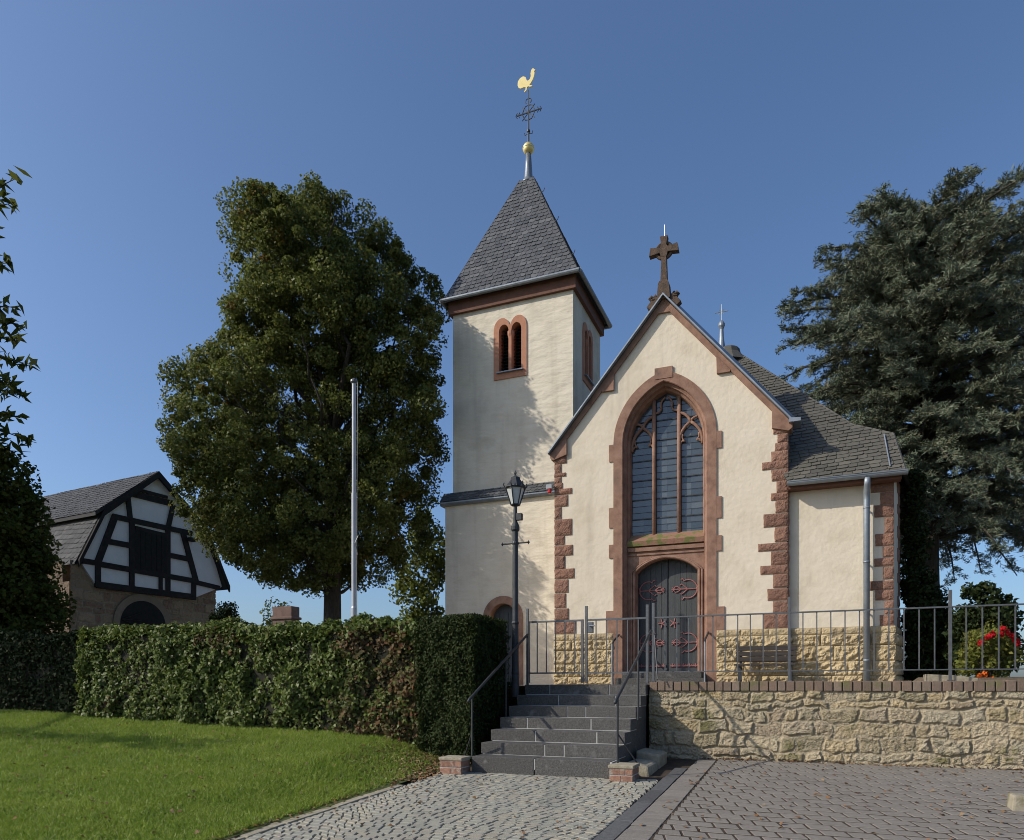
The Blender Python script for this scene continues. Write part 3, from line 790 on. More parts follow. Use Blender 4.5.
# stone cross on the gable
mb = MB(); zb = gap_z + .1; y0, y1 = GY - .12, GY + .12
mb.prism([(gx - .15, zb - .06), (gx - .12, zb + .28), (gx - .09, zb + .34), (gx + .09, zb + .34), (gx + .12, zb + .28), (gx + .15, zb - .06)], y0, y1)
mb.prism([(gx - .075, zb + .34), (gx - .052, zb + .95), (gx + .052, zb + .95), (gx + .075, zb + .34)], GY - .07, GY + .07)
zc = zb + 1.06
mb.prism([(gx - .33, zc - .09), (gx - .30, zc + .09), (gx - .09, zc + .055), (gx - .055, zc + .10), (gx - .085, zc + .30), (gx + .085, zc + .30), (gx + .055, zc + .10), (gx + .09, zc + .055), (gx + .30, zc + .09), (gx + .33, zc - .09), (gx + .09, zc - .06), (gx + .06, zc - .16), (gx - .06, zc - .16), (gx - .09, zc - .06)], GY - .075, GY + .075)
for a in np.linspace(0, 2 * math.pi, 5)[:-1] + math.pi / 4:
    pts = [(gx + .17 * math.cos(t), GY, zc + .17 * math.sin(t)) for t in np.linspace(a - .55, a + .55, 6)]
    mb.tube(pts, .042, 6)
for s_ in (-1, 1):
    for q in range(5):
        mb.lathe(gx + s_ * (.25 + .04 * math.cos(q * 2.3)), GY + .05 * math.sin(q * 1.9), [(.005, zb - .13 + .05 * q - .07), (.075, zb - .13 + .05 * q), (.005, zb - .13 + .05 * q + .08)], 8)
    mb.beam((gx + s_ * .14, GY, zb - .0), (gx + s_ * .32, GY, zb - .22), .16, .16)
cross = build('gable_cross', mb, pm('weathered_dark_sandstone', [(.055, .042, .032), (.13, .085, .06)], 9, .95, .6, 30, .02), church, bevel=.008)
mb = MB(); mb.tube([(gx, GY + .05, zc + .28), (gx, GY + .05, zc + .62)], [.01, .005], 6); build('lightning_rod', mb, 'flash', cross)

# transept roof behind the gable and the hipped main roof
def pl(name, polys, mat, th=None):
    m = MB()
    for p in polys: m.add(p, [tuple(range(len(p)))])
    return build(name, m, mat, church)
A = (-1.77, 19.955, 8.86); Q = (.884, 17.284, 5.655); B = (1.642, 16.944, 5.247)
E0 = (-.40, 16.11, 4.246); C1 = (1.772, 16.11, 4.246); AL = (-2.7, 19.955, 8.86)
E00 = (-5.5, 16.11, 4.246)
Bk = (1.72, 18.2, 5.15); Q2 = (1.5, 20.2, 5.5); C2 = (2.02, 17.75, 4.246); C3 = (2.4, 21.2, 4.25); C4 = (-5.5, 23.6, 4.25)
pl('roof_boarding', [[E0, C1, B, Q, A, (-2.4, 19.955, 8.86)], [(-5.5, 16.76, 4.35), (-2.9, 16.76, 4.35), (-2.4, 19.95, 8.84), AL], [C1, C2, Bk, B], [B, Bk, Q2, Q], [Q, Q2, A], [C2, C3, Q2, Bk], [C3, C4, AL, A, Q2], [C4, (-5.5, 16.76, 4.35), AL],
                     [(gx, GY + .3, gap_z - .02), (gx + hw, GY + .3, roofline(gx + hw) - .02), (gx + hw, 17.3, roofline(gx + hw) - .02), (gx, 19.7, gap_z - .02)],
                     [(gx, GY + .3, gap_z - .02), (gx - hw, GY + .3, roofline(gx + hw) - .02), (gx - hw, 19.4, roofline(gx + hw) - .02), (gx, 19.7, gap_z - .02)]], 'roof_base')
slates('choir_roof_slates', [E0, C1, B, Q, A, (-2.4, 19.955, 8.86)], 'slate_brown', church, .125, .22, .018, R(5), 4, clips=[[E0, C1, B, Q], [E0, Q, A, (-2.4, 19.955, 8.86)]], cham=.14)
slates('choir_roof_slates', [C1, C2, Bk, B], 'slate_brown', church, .125, .22, .018, 0, 5)
slates('transept_slates', [(gx, GY + .36, gap_z), (gx + hw, GY + .36, roofline(gx + hw)), (gx + hw, 17.25, roofline(gx + hw)), (gx, 19.6, gap_z)], 'slate_brown', church, .2, .26, seed=8)
mb = MB(); mb.tube([A, Q, B, C1], .035, 6); build('hip_cap', mb, 'slate_brown', church)
mb = MB(); mb.tube([(1.47, 16.86, 5.24), (1.516, 16.14, 4.36)], .014, 6); build('lightning_cable', mb, 'zinc', church)
# ridge knob with little cross
mb = MB(); mb.lathe(A[0] - .18, A[1], [(.5, 8.55), (.30, 8.82), (.27, 8.94), (.18, 9.0), (.05, 9.02)], 10)
kn = build('ridge_knob', mb, 'slate_brown', church)
mb = MB(); kx, ky = A[0] - .37, A[1]
mb.lathe(kx, ky, [(.12, 8.95), (.085, 9.1), (.06, 9.3), (.05, 9.52), (.06, 9.56), (.085, 9.62), (.085, 9.68), (.05, 9.74), (.02, 9.77)], 12)
mb.tube([(kx, ky, 9.74), (kx, ky, 10.2)], .012, 6); mb.tube([(kx - .17, ky, 10.0), (kx + .17, ky, 10.0)], .012, 6)
for t in np.linspace(0, 2 * math.pi, 9)[:-1]: mb.tube([(kx, ky, 10.0), (kx + .1 * math.cos(t), ky, 10.0 + .1 * math.sin(t))], .007, 5)
build('ridge_finial', mb, 'zinc', kn)
# eaves: gutter, fascia, downpipe
mb = MB(); yg = 16.07; zg = 4.22
half = [(yg + .075 * math.cos(t), zg + .075 * math.sin(t)) for t in np.linspace(math.pi, 2 * math.pi, 9)]
sec = half + [(y_ * .0 + yg + (y_ - yg) * .86, zg + (z_ - zg) * .86) for y_, z_ in reversed(half)]
mb.prism(sec, -.40, 1.82, 'x')
mb.tube([(-.40, yg - .075, zg + .005), (1.82, yg - .075, zg + .005)], .012, 6)
for x in np.arange(-.2, 1.8, .42): mb.beam((x, yg - .08, zg - .03), (x, yg + .08, zg + .02), .025, .02)
ut = build('gutter', mb, 'zinc', church)
mb = MB()
for x0, x1 in ((-.38, 1.72),): mb.box(x0, x1, 16.15, 16.428, 4.10, 4.20)
build('eaves_board', mb, 'soffit', church)
mb = MB(); px_ = 1.10
mb.tube([(px_, yg, 4.17), (px_, yg + .02, 4.04), (px_, 16.26, 3.9), (px_, 16.27, 3.75), (px_, 16.27, 0.02)], .062, 12)
for z in (3.6, 2.5, 1.5, .5): mb.lathe(px_, 16.27, [(.066, z - .02), (.07, z), (.066, z + .02)], 12); 
for z in (3.6, 2.5, 1.5): mb.box(px_ - .015, px_ + .015, 16.27, 16.44, z - .012, z + .012)
build('downpipe', mb, 'zinc', church, smooth=True)
mb = MB(); mb.box(-5.77, -5.63, 16.16, 16.28, 4.68, 4.78); b1 = build('alarm_beacon', mb, 'greybox', church)
mb = MB(); mb.lathe(-5.70, 16.22, [(.035, 4.58), (.05, 4.6), (.05, 4.68), (.03, 4.70)], 10); build('beacon_lens', mb, 'redplastic', b1)

# ------------------------------------------------------------------ tower (part of the church)
TY = 18.66; T0, T1 = -9.52, -5.886; TB = 21.40; TH = 10.80
TCX, TCY = (T0 + T1) / 2, (TY + TB) / 2
wc = -7.722
def biforium(c):
    """two joined round-headed openings as one outline"""
    return [rarch(c - .245, 8.80, 9.93, .185, 8), rarch(c + .245, 8.80, 9.93, .185, 8)]
def tprism(mb, c0, y, axis):
    pass
mb = MB()
mb.plate([(T0, 5.3), (T0, TH), (T1, TH), (T1, 5.3)], [rarch(wc - .23, 8.72, 9.98, .25, 8)[:-1] + [(wc - .23 + .25, 9.9), (wc - .02 + .05, 9.9)] + rarch(wc + .23, 8.72, 9.98, .25, 8)[1:]], TY, TY + .4)
mb.plate([(TY + .4, 5.3), (TY + .4, TH), (TB, TH), (TB, 5.3)], [rarch(TCY, 8.72, 9.93, .36, 8)], T1, T1 - .4, 'x')
mb.box(T0, T0 + .4, TY + .4, TB, 5.3, TH); mb.box(T0 + .4, T1 - .4, TB - .4, TB, 5.3, TH)
tw = build('tower_wall', mb, 'plaster_rough', church)
mb = MB(); hole = rarch(-7.88, .0, 1.93, .45, 10)
mb.plate([(-9.69, 0), (-9.69, 5.20), (-5.60, 5.20), (-5.60, 0)], [hole], 18.5, 18.95)
mb.box(-9.69, -9.25, 18.95, 21.6, 0, 5.2); mb.box(-6.04, -5.6, 18.95, 21.6, 0, 5.2)
build('tower_base_wall', mb, 'plaster_rough', church)
# arched side door in the tower base
mb = MB(); rr = [[(x, y, z) for x, z in rarch(-7.88, 0, 1.90, h, 10)] for h, y in ((.60, 18.52), (.60, 18.465), (.40, 18.465), (.385, 18.48), (.385, 18.8))]
mb.loft(rr); build('side_door_frame', mb, 'red', church)
mb = MB(); mb.prism(rarch(-7.88, 0, 1.90, .384, 10), 18.74, 18.80)
for k in range(5): mb.box(-8.22 + .14 * k, -8.22 + .14 * k + .13, 18.725, 18.75, .1, 2.05)
build('side_door', mb, 'door', church)
# string course roofed with slates
mb = MB(); mb.prism([(18.40, 5.16), (18.36, 5.22), (18.36, 5.26), (18.66, 5.56), (18.70, 5.56), (18.70, 5.16)], -9.80, -5.55, 'x')
build('string_course', mb, 'lead', church, bevel=.006)
slates('string_course_slates', [(-9.80, 18.35, 5.26), (-5.56, 18.35, 5.26), (-5.56, 18.655, 5.57), (-9.80, 18.655, 5.57)], 'slate', church, .14, .17, .012, 0, 12, .012)
# bell windows
def bell_window(axis):
    c = wc if axis == 'y' else TCY
    def T(x, z, d):                          # d: depth into the wall
        return (x, TY + d, z) if axis == 'y' else (T1 - d, x, z)
    f = MB()
    out = [(c - .50, 8.62), (c - .50, 9.98)]
    out += [(c - .25 - .25 * math.cos(t), 9.98 + .36 * math.sin(t) ** .9 if math.sin(t) > 0 else 9.98) for t in np.linspace(.15, math.pi - .35, 10)]
    out += [(c + .25 - .25 * math.cos(t), 9.98 + .36 * (math.sin(t) ** .9 if math.sin(t) > 0 else 0)) for t in np.linspace(.35, math.pi - .15, 10)]
    out += [(c + .50, 9.98), (c + .50, 8.62)]
    holes = [[(c - .34, 8.80), (c - .34, 9.95)] + [(c - .19 - .15 * math.cos(t), 9.95 + .20 * math.sin(t)) for t in np.linspace(.1, math.pi - .1, 9)] + [(c - .045, 9.95), (c - .045, 8.80)],
             [(c + .045, 8.80), (c + .045, 9.95)] + [(c + .19 - .15 * math.cos(t), 9.95 + .20 * math.sin(t)) for t in np.linspace(.1, math.pi - .1, 9)] + [(c + .34, 9.95), (c + .34, 8.80)]]
    if axis == 'y': f.plate(out, holes, TY - .03, TY + .34, 'y')
    else: f.plate(out, holes, T1 + .03, T1 - .34, 'x')
    fr = build('bell_window', f, 'red_tower', church)
    l = MB()
    for k in range(14):
        z = 8.80 + k * .095
        l.add([T(c - .345, z, .14), T(c + .345, z, .14), T(c + .345, z + .075, .27), T(c - .345, z + .075, .27), T(c - .345, z + .012, .14), T(c + .345, z + .012, .14), T(c + .345, z + .087, .27), T(c - .345, z + .087, .27)],
              [(0, 1, 2, 3), (7, 6, 5, 4), (0, 4, 5, 1), (3, 2, 6, 7), (0, 3, 7, 4), (1, 5, 6, 2)])
    build('louvre', l, 'black', fr)
    b = MB(); b.add([T(c - .36, 8.78, .33), T(c + .36, 8.78, .33), T(c + .36, 10.2, .33), T(c - .36, 10.2, .33)], [(0, 1, 2, 3)])
    build('dark_backing', b, 'doorgap', fr)
    s_ = MB(); p0 = T(c, 0, .05)
    s_.lathe(p0[0], p0[1], [(.075, 8.80), (.075, 8.86), (.055, 8.90), (.052, 9.60), (.06, 9.63), (.052, 9.66), (.10, 9.86), (.10, 9.95)], 10)
    build('window_column', s_, 'red_tower', fr, smooth=False)
    q = MB()
    q.beam(T(c - .40, 8.80, -.02), T(c + .40, 8.80, -.02), .16 if axis == 'y' else .16, .03)
    build('window_ledge', q, 'lead', fr)
bell_window('y'); bell_window('x')
# eaves and pyramid roof
ov = .20
mb = MB()
mb.box(T0 - .10, T1 + .10, TY - .10, TY + .02, TH - .08, 11.08); mb.box(T1 - .02, T1 + .10, TY + .02, TB, TH - .08, 11.08)
mb.box(T0 - .10, T0 + .02, TY + .02, TB, TH - .08, 11.08); mb.box(T0 - .1, T1 + .1, TB - .02, TB + .1, TH - .08, 11.08)
build('tower_eaves_board', mb, 'soffit', church)
e = [(T0 - ov, TY - ov, 11.10), (T1 + ov, TY - ov, 11.10), (T1 + ov, TB + ov, 11.10), (T0 - ov, TB + ov, 11.10)]
ap = (TCX, TCY, 15.43); tp = 14.98; fr_ = (tp - 11.10) / 4.33
tops = [tuple(Vector(p).lerp(Vector(ap), fr_)) for p in e]
mb = MB(); mb.add(e + tops, [(0, 1, 5, 4), (1, 2, 6, 5), (2, 3, 7, 6), (3, 0, 4, 7), (3, 2, 1, 0), (4, 5, 6, 7)])
build('tower_roof_boarding', mb, 'roof_base', church)
for i in range(4):
    j = (i + 1) % 4; slates('tower_roof_slates', [e[i], e[j], tops[j], tops[i]], 'slate', church, .135, .17, .016, 0, 20 + i, .015, cham=.22)
mb = MB()
for i in range(4): mb.tube([Vector(e[i]) + Vector((0, 0, .02)), Vector(tops[i]) + Vector((0, 0, .02))], .018, 6)
build('tower_hip_cap', mb, 'roof_base', church)
mb = MB()
for i in range(4):
    j = (i + 1) % 4; p, q = Vector(e[i]), Vector(e[j]); d = (q - p).normalized(); o_ = Vector((d.y, -d.x, 0)) * .06
    mb.tube([p + o_ - d * .06 - Vector((0, 0, .03)), q + o_ + d * .06 - Vector((0, 0, .03))], .062, 10)
build('tower_gutter', mb, 'lead', church)
mb = MB()
hk = [Vector(e[1]).lerp(Vector(tops[1]), t) for t in (.15, .5, .82)]
for p in hk:
    mb = MB(); mb.tube([p, p + Vector((.10, -.02, .02)), p + Vector((.13, -.02, .10))], .012, 6); build('roof_hook', mb, 'iron', church)
# spire: lead neck, gilded ball, iron cross, weathercock
mb = MB(); mb.lathe(TCX, TCY, [(.235, 14.93), (.20, 15.0), (.15, 15.05), (.125, 15.12), (.10, 15.5), (.075, 15.86)], 16)
sp = build('spire_neck', mb, 'lead', church, smooth=True)
mb = MB(); mb.lathe(TCX, TCY, [(.01, 15.84)] + [(.17 * math.sin(t), 16.0 - .17 * math.cos(t)) for t in np.linspace(.3, math.pi - .3, 12)] + [(.01, 16.17)], 18)
mb.lathe(TCX, TCY, [(.172, 15.98), (.182, 16.0), (.172, 16.02)], 18)
build('gilded_ball', mb, 'gold', sp, smooth=True)
mb = MB(); zc = 17.08
mb.tube([(TCX, TCY, 16.1), (TCX, TCY, 17.75)], [.03, .014], 8)
mb.lathe(TCX, TCY, [(.02, 16.47), (.05, 16.5), (.05, 16.55), (.02, 16.58)], 8)
mb.tube([(TCX - .38, TCY, zc), (TCX + .38, TCY, zc)], .02, 6)
for s_ in (-1, 1):
    for t in (.16, .28, .36):
        mb.tube([(TCX + s_ * t, TCY, zc - .08), (TCX + s_ * (t + .05), TCY, zc), (TCX + s_ * t, TCY, zc + .08)], .012, 5)
    mb.tube([(TCX + s_ * x, TCY, zc + z) for x, z in ((.0, .22), (.1, .2), (.16, .1), (.2, 0), (.16, -.1), (.1, -.2), (0, -.22))], .014, 6)
    mb.tube([(TCX + s_ * x, TCY, zc + z) for x, z in ((.0, .42), (.07, .4), (.1, .32), (.05, .28))], .012, 5)
    mb.tube([(TCX + s_ * .02, TCY, 16.45), (TCX + s_ * .12, TCY, 16.42), (TCX + s_ * .13, TCY, 16.5)], .01, 5)
    mb.tube([(TCX - .2, TCY, zc + s_ * .2), (TCX + .2, TCY, zc - s_ * .2)], .012, 5)
build('iron_cross', mb, 'iron', sp)
mb = MB(); zr = 17.72
cock = [(x * .0046 - 1.449, (212 - y) * .0046) for x, y in ((240, 155), (242, 130), (258, 113), (278, 108), (296, 118), (303, 140), (312, 148), (325, 140), (332, 125), (330, 105), (335, 85), (347, 76), (357, 88), (364, 93), (354, 99), (358, 110), (355, 128), (345, 150), (330, 170), (322, 178), (335, 183), (345, 192), (325, 190), (312, 183), (305, 190), (302, 205), (290, 213), (285, 208), (295, 200), (297, 185), (285, 180), (262, 182), (248, 175))]
mb.prism(cock, TCY - .018, TCY + .018); mb.v = [(TCX + x - 0, y, zr + z) for x, y, z in mb.v]
build('weathercock', mb, 'gold', sp)

# ------------------------------------------------------------------ retaining wall, steps, piers
SV0 = 11.30; SDV = .35; SL, SR = -4.40, -2.36
wall = thing('retaining_wall', 'low rubble stone wall below the railing with brick on edge coping', 'wall', (1, 11.5, -1.2))
rubble_wall('rubble_face', 7.4, 1.24, 'rubble', wall, lambda a, b, h: (SR + .02 + a, 11.47 - h, -1.32 + b * .99 + .0), seed=4, rowh=(.07, .24), wid=(.12, .50), relief=.055, cell=.0125, gapw=.030, flush=.34)
mb = MB(); mb.box(SR + .02, 5.05, 11.50, 11.80, -1.4, -.10); build('wall_core', mb, 'joint', wall)
mb = MB(); rs = random.Random(2); x = SR + .03
while x < 5:
    wd = rs.uniform(.098, .122); d = rs.uniform(-.008, .008)
    mb.box(x, x + wd, 11.415 + d, 11.80, -.098, .045 + rs.uniform(-.006, .006)); x += wd + .016
build('brick_coping', mb, 'brick', wall, bevel=.008)
mb = MB(); mb.box(SR + .03, 5, 11.438, 11.79, -.1, .028); build('coping_mortar', mb, pm('grey_mortar', [(.05, .042, .03), (.085, .07, .05)], 12, .95), wall)

stairs = thing('stone_steps', 'flight of seven dark basalt steps with pale joints between two iron handrails', 'stairs', (-3.4, 10.2, -1.2))
for i in range(7):
    z1 = -.17 * i; yf = SV0 - SDV * i
    m = MB(); rs = random.Random(30 + i)
    xl, xr = SL - (.02 if i < 6 else .0), SR + (.0 if i < 6 else -.03)
    cuts = [xl] + ([xl + (xr - xl) * f for f in ((.22 + .13 * (i % 3)), (.62 + .09 * ((i + 1) % 3)))] if i != 6 else [xl + (xr - xl) * .47]) + [xr]
    for a, b in zip(cuts[:-1], cuts[1:]):
        m.box(a + .006, b - .006, yf + rs.uniform(-.004, .004), yf + SDV + .06, z1 - (.160 if i < 6 else .27), z1 + rs.uniform(-.003, .003))
    build('step', m, 'basalt', stairs, bevel=.007)
mb = MB()
for i in range(7):
    yf = SV0 - SDV * i; mb.box(SL + .01, SR - .01, yf + .005, yf + SDV + .05, -.17 * i - (.171 if i < 6 else .15), -.17 * i - .005)
build('step_mortar', mb, 'mortar', stairs)
mb = MB(); mb.prism([(11.45, -.18), (11.45, -1.4), (9.35, -1.4), (9.35, -1.2)], SL + .04, SR - .03, 'x')
build('step_core', mb, 'basalt', stairs)

def pier(label, u0, u1, v0, v1, z0, z1):
    o = thing('brick_pier', label, 'pier', ((u0 + u1) / 2, (v0 + v1) / 2, z0), 0, 'stubby brick piers at the foot of the steps')
    m = MB(); n_ = 2; h = (z1 - z0 - .045) / n_; rs = random.Random(int(u0 * 100))
    for k in range(n_ + 1):
        zz = z1 - .045 - h * k
        xs = [u0, u0 + (u1 - u0) * (.5 if k % 2 else .68), u1]
        for a, b in zip(xs[:-1], xs[1:]): m.box(a + .004, b - .004, v0, v1, zz - h + .006, zz - .006)
    build('brickwork', m, 'pierbrick', o, bevel=.006)
    m = MB(); m.box(u0 + .006, u1 - .006, v0 + .008, v1 - .008, z0 - .1, z1 - .04); build('joint_mortar', m, 'mortar', o)
    m = MB(); m.box(u0 - .01, u1 + .01, v0 - .01, v1 + .01, z1 - .043, z1); build('cap_slab', m, 'concrete', o, bevel=.01)
pier('small brick pier capped with stone at left foot of the steps beside the leaf litter', -4.78, -4.44, 8.95, 9.25, -1.26, -1.02)
pier('small brick pier capped with stone at right foot of the steps beside the paved strip', -2.37, -2.06, 9.05, 9.42, -1.26, -1.04)
mb = MB(); mb.prism([(-2.31, -1.3), (-1.97, -1.3), (-1.99, -1.12), (-2.1, -1.08), (-2.31, -1.07)], 9.66, 10.3)
tag(build('stone_block', mb, 'concrete', None, bevel=.03), 'low rough stone block in shade just behind the right brick pier', 'stone block', 'rough blocks beside the steps')
mb = MB(); mb.prism([(-2.31, -1.3), (-1.98, -1.3), (-1.96, -1.02), (-2.31, -.96)], 10.35, 10.95)
tag(build('stone_block', mb, 'concrete', None, bevel=.03), 'taller rough stone block in deep shade between steps and retaining wall', 'stone block', 'rough blocks beside the steps')
mb = MB(); mb.prism([(1.86, -1.55), (2.35, -1.55), (2.35, -1.15), (1.9, -1.12)], 8.55, 8.8); 
tag(build('stone_bollard', mb, 'concrete', None, bevel=.025), 'stubby weathered concrete block on the grey paving at right edge', 'stone block')

# ------------------------------------------------------------------ railing, gates, handrails
RV = 11.58
rail = thing('iron_railing', 'long grey steel railing with upright bars along the top of the stone wall', 'railing', (1, RV, 0))
m = MB(); m.box(-2.30, 4.6, RV - .022, RV + .022, 1.065, 1.085); build('top_rail', m, 'rail', rail)
m = MB(); m.box(-2.30, 4.6, RV - .018, RV + .018, .195, .21); build('bottom_rail', m, 'rail', rail)
posts = [-2.30, -.26, 1.83, 3.92]
for p in posts:
    m = MB(); m.box(p - .02, p + .02, RV - .02, RV + .02, .02, 1.31); m.box(p - .035, p + .035, RV - .035, RV + .035, .045, .06); build('post', m, 'rail', rail, bevel=.003)
for a, b in zip(posts[:-1], posts[1:]):
    for k in range(1, 11):
        x = a + (b - a) * k / 11
        m = MB(); m.box(x - .008, x + .008, RV - .008, RV + .008, .20, 1.07); build('bar', m, 'rail', rail)
m = MB(); m.tube([(-2.29, RV, .9), (-2.18, RV - .28, .08)], .012, 6); build('brace', m, 'iron', rail)

def gate(label, x0, x1, lock):
    o = thing('gate_leaf', label, 'gate', ((x0 + x1) / 2, RV, 0), 0, 'two leaves of the steel gate above the steps')
    m = MB(); m.box(x0 + .02, x1 - .02, RV - .015, RV + .015, 1.06, 1.09); build('top_rail', m, 'rail', o)
    m = MB(); m.box(x0 + .02, x1 - .02, RV - .015, RV + .015, .185, .21); build('bottom_rail', m, 'rail', o)
    xs = [x0] if lock else [x0]
    for xx, tall in ((x0 + .01, 1.09 if not lock else 1.31), (x1 - .03, 1.29 if lock else 1.09)):
        m = MB(); m.box(xx - .02, xx + .02, RV - .02, RV + .02, .03, tall); build('stile', m, 'rail', o)
    for k in range(1, 6):
        x = x0 + (x1 - x0) * k / 6; m = MB(); m.box(x - .008, x + .008, RV - .008, RV + .008, .2, 1.07); build('bar', m, 'rail', o)
    if lock:
        m = MB(); m.box(x0 + .04, x0 + .13, RV - .03, RV + .03, .86, 1.04); lb = build('lock_box', m, 'rail', o, bevel=.006)
        m = MB(); m.tube([(x0 + .085, RV - .03, .97), (x0 + .085, RV - .09, .97), (x0 + .18, RV - .09, .97)], .01, 8); build('handle', m, 'zinc', lb)
gate('left leaf of the grey steel gate at the stair top next to the lamp post', -4.46, -3.46, False)
gate('right leaf of the steel gate with the lock box in front of the church door', -3.43, -2.37, True)

def handrail(label, u, mir):
    o = thing('handrail', label, 'handrail', (u, 10.3, -.9), 0, 'pair of sloping handrails beside the steps')
    top = (u, 11.5, .86); bot = (u, 9.22, -.21)
    m = MB(); m.tube([top, (u, 9.30, -.175), bot, (u, 9.17, -.25)], .021, 10); build('grip_rail', m, 'iron', o, smooth=True)
    for v_ in (9.30, 10.55):
        i = min(6, max(0, math.ceil((SV0 - v_) / SDV))); zt_ = -.21 + (v_ - 9.22) * (1.07 / 2.28)
        m = MB(); m.tube([(u, v_, -.17 * i - .02), (u, v_, zt_)], .015, 8); build('rail_post', m, 'iron', o)
    m = MB(); m.tube([(u, 9.32, -.66), (u + mir * .22, 9.5, -1.06)], .011, 6); build('strut', m, 'iron', o)
    if mir < 0:
        m = MB(); m.box(u - .018, u + .018, 11.48, 11.52, .0, 1.3); build('end_post', m, 'rail', o)
handrail('dark iron handrail left of the steps against the clipped hedge', -4.44, -1)
handrail('dark iron handrail right of the steps in front of the church door', -2.32, 1)

def door_rail(label, u, s_):
    o = thing('door_handrail', label, 'handrail', (u, 15.7, 0), 0, 'short handrails at the church door steps')
    m = MB(); m.tube([(u, 15.62, 0), (u, 15.62, .92)], .018, 8); build('rail_post', m, 'zinc', o)
    m = MB(); m.tube([(u, 15.62, .90), (u, 15.72, .98), (u, 16.25, 1.16)], .022, 8); build('grip_rail', m, 'iron', o)
door_rail('short galvanised handrail left of the church door steps', -4.02, -1)
door_rail('short galvanised handrail right of the church door steps', -2.02, 1)

# ------------------------------------------------------------------ street lamp, flagpole, bench
LX, LY = -4.52, 11.14
lamp = thing('street_lamp', 'dark green old style street lamp with glazed lantern at the top of the steps', 'street lamp', (LX, LY, -.05))
m = MB(); m.lathe(LX, LY, [(.065, -.2), (.065, .12), (.058, .16), (.066, .2), (.058, .24), (.055, .6), (.066, .63), (.055, .66), (.052, 1.0), (.065, 1.03), (.05, 1.06), (.046, 2.55), (.07, 2.58), (.07, 2.64), (.055, 2.68), (.035, 2.72), (.03, 2.98), (.045, 3.0)], 14)
build('lamp_pole', m, 'iron', lamp, smooth=False)
m = MB(); m.tube([(LX - .23, LY, 2.36), (LX + .23, LY, 2.36)], .014, 8)
for s_ in (-1, 1): m.lathe(LX + s_ * .235, LY, [(.005, 2.33), (.024, 2.36), (.005, 2.39)], 8)
m.lathe(LX, LY, [(.05, 2.33), (.06, 2.36), (.05, 2.39)], 12); build('ladder_bar', m, 'iron', lamp)
m = MB(); m.box(LX + .03, LX + .12, LY - .04, LY + .04, 2.74, 2.85); build('control_box', m, 'iron', lamp)
m = MB()
nS = 6
def hexr(r, z): return [(LX + r * math.cos(math.pi / 6 + k * math.pi / 3), LY + r * math.sin(math.pi / 6 + k * math.pi / 3), z) for k in range(6)]
for k in range(6):
    m.tube([hexr(.075, 3.0)[k], hexr(.165, 3.28)[k]], .010, 5)
    k2 = (k + 1) % 6
    m.tube([hexr(.165, 3.28)[k], hexr(.165, 3.28)[k2]], .014, 5); m.tube([hexr(.075, 3.0)[k], hexr(.075, 3.0)[k2]], .012, 5)
    p = hexr(.17, 3.28)[k]; m.tube([p, hexr(.20, 3.33)[k], hexr(.19, 3.36)[k]], .010, 5)
m.lathe(LX, LY, [(.185, 3.28), (.18, 3.30), (.10, 3.40), (.085, 3.42), (.085, 3.45), (.03, 3.48), (.015, 3.5), (.025, 3.53), (.004, 3.58)], 6)
lt = build('lantern', m, 'iron', lamp)
m = MB(); m.add(hexr(.07, 3.01) + hexr(.155, 3.275), [(k, (k + 1) % 6, (k + 1) % 6 + 6, k + 6) for k in range(6)]); build('lantern_glass', m, 'lampglass', lt)

FX, FY = -8.748, 12.62
fp = thing('flagpole', 'slim white metal flagpole with stepped tube behind the hedge', 'flagpole', (FX, FY, 0))
m = MB(); m.lathe(FX, FY, [(.066, 0), (.066, 1.6), (.052, 1.64), (.052, 4.0)], 14); build('lower_tube', m, 'pole', fp, smooth=False)
m = MB(); m.lathe(FX, FY, [(.043, 4.0), (.041, 6.28)], 14); build('upper_tube', m, 'pole', fp)
m = MB(); m.lathe(FX, FY, [(.05, 6.28), (.075, 6.31), (.07, 6.35), (.02, 6.39)], 12); build('pole_cap', m, 'rail', fp)
m = MB(); m.tube([(FX + .10, FY - .02, 6.28), (FX + .09, FY - .03, 1.4)], .006, 5); m.tube([(FX + .05, FY, 6.3), (FX + .10, FY - .02, 6.28)], .008, 5); m.tube([(FX + .12, FY - .02, 3.1), (FX + .06, FY - .05, 2.95), (FX + .11, FY - .02, 2.7)], .008, 5)
build('halyard', m, 'rail', fp)

bx0, bx1 = -1.42, -.22; by = 15.62
bench = thing('park_bench', 'dark slatted wooden bench against the yellow plinth right of the church door', 'bench', ((bx0 + bx1) / 2, by, 0))
for k in range(4):
    m = MB(); y = by - .08 + .115 * k; m.box(bx0, bx1, y - .045, y + .045, .40 + .004 * k, .435 + .004 * k); build('seat_slat', m, 'bench', bench, bevel=.006)
for k in range(3):
    m = MB(); z = .50 + .115 * k; m.box(bx0, bx1, by + .36 + .03 * k, by + .395 + .03 * k, z, z + .095); build('back_slat', m, 'bench', bench, bevel=.006)
for x in (bx0 + .1, bx1 - .1):
    m = MB(); m.beam((x, by - .06, 0), (x, by - .06, .40), .05, .05); m.beam((x, by - .1, .385), (x, by + .36, .385), .05, .03); m.beam((x, by + .32, 0), (x, by + .47, .80), .05, .04)
    m.beam((x, by - .06, .1), (x, by + .34, .1), .03, .03)
    build('bench_leg', m, 'iron', bench)

mb = MB(); mb.prism([(1.62, .04), (2.28, .035), (2.28, .09), (2.0, .13), (1.62, .15)], 12.2, 12.5)
tag(build('stone_slab', mb, 'concrete', None, bevel=.012), 'flat grey stone slab lying behind the railing below the dark shrubs', 'stone slab')

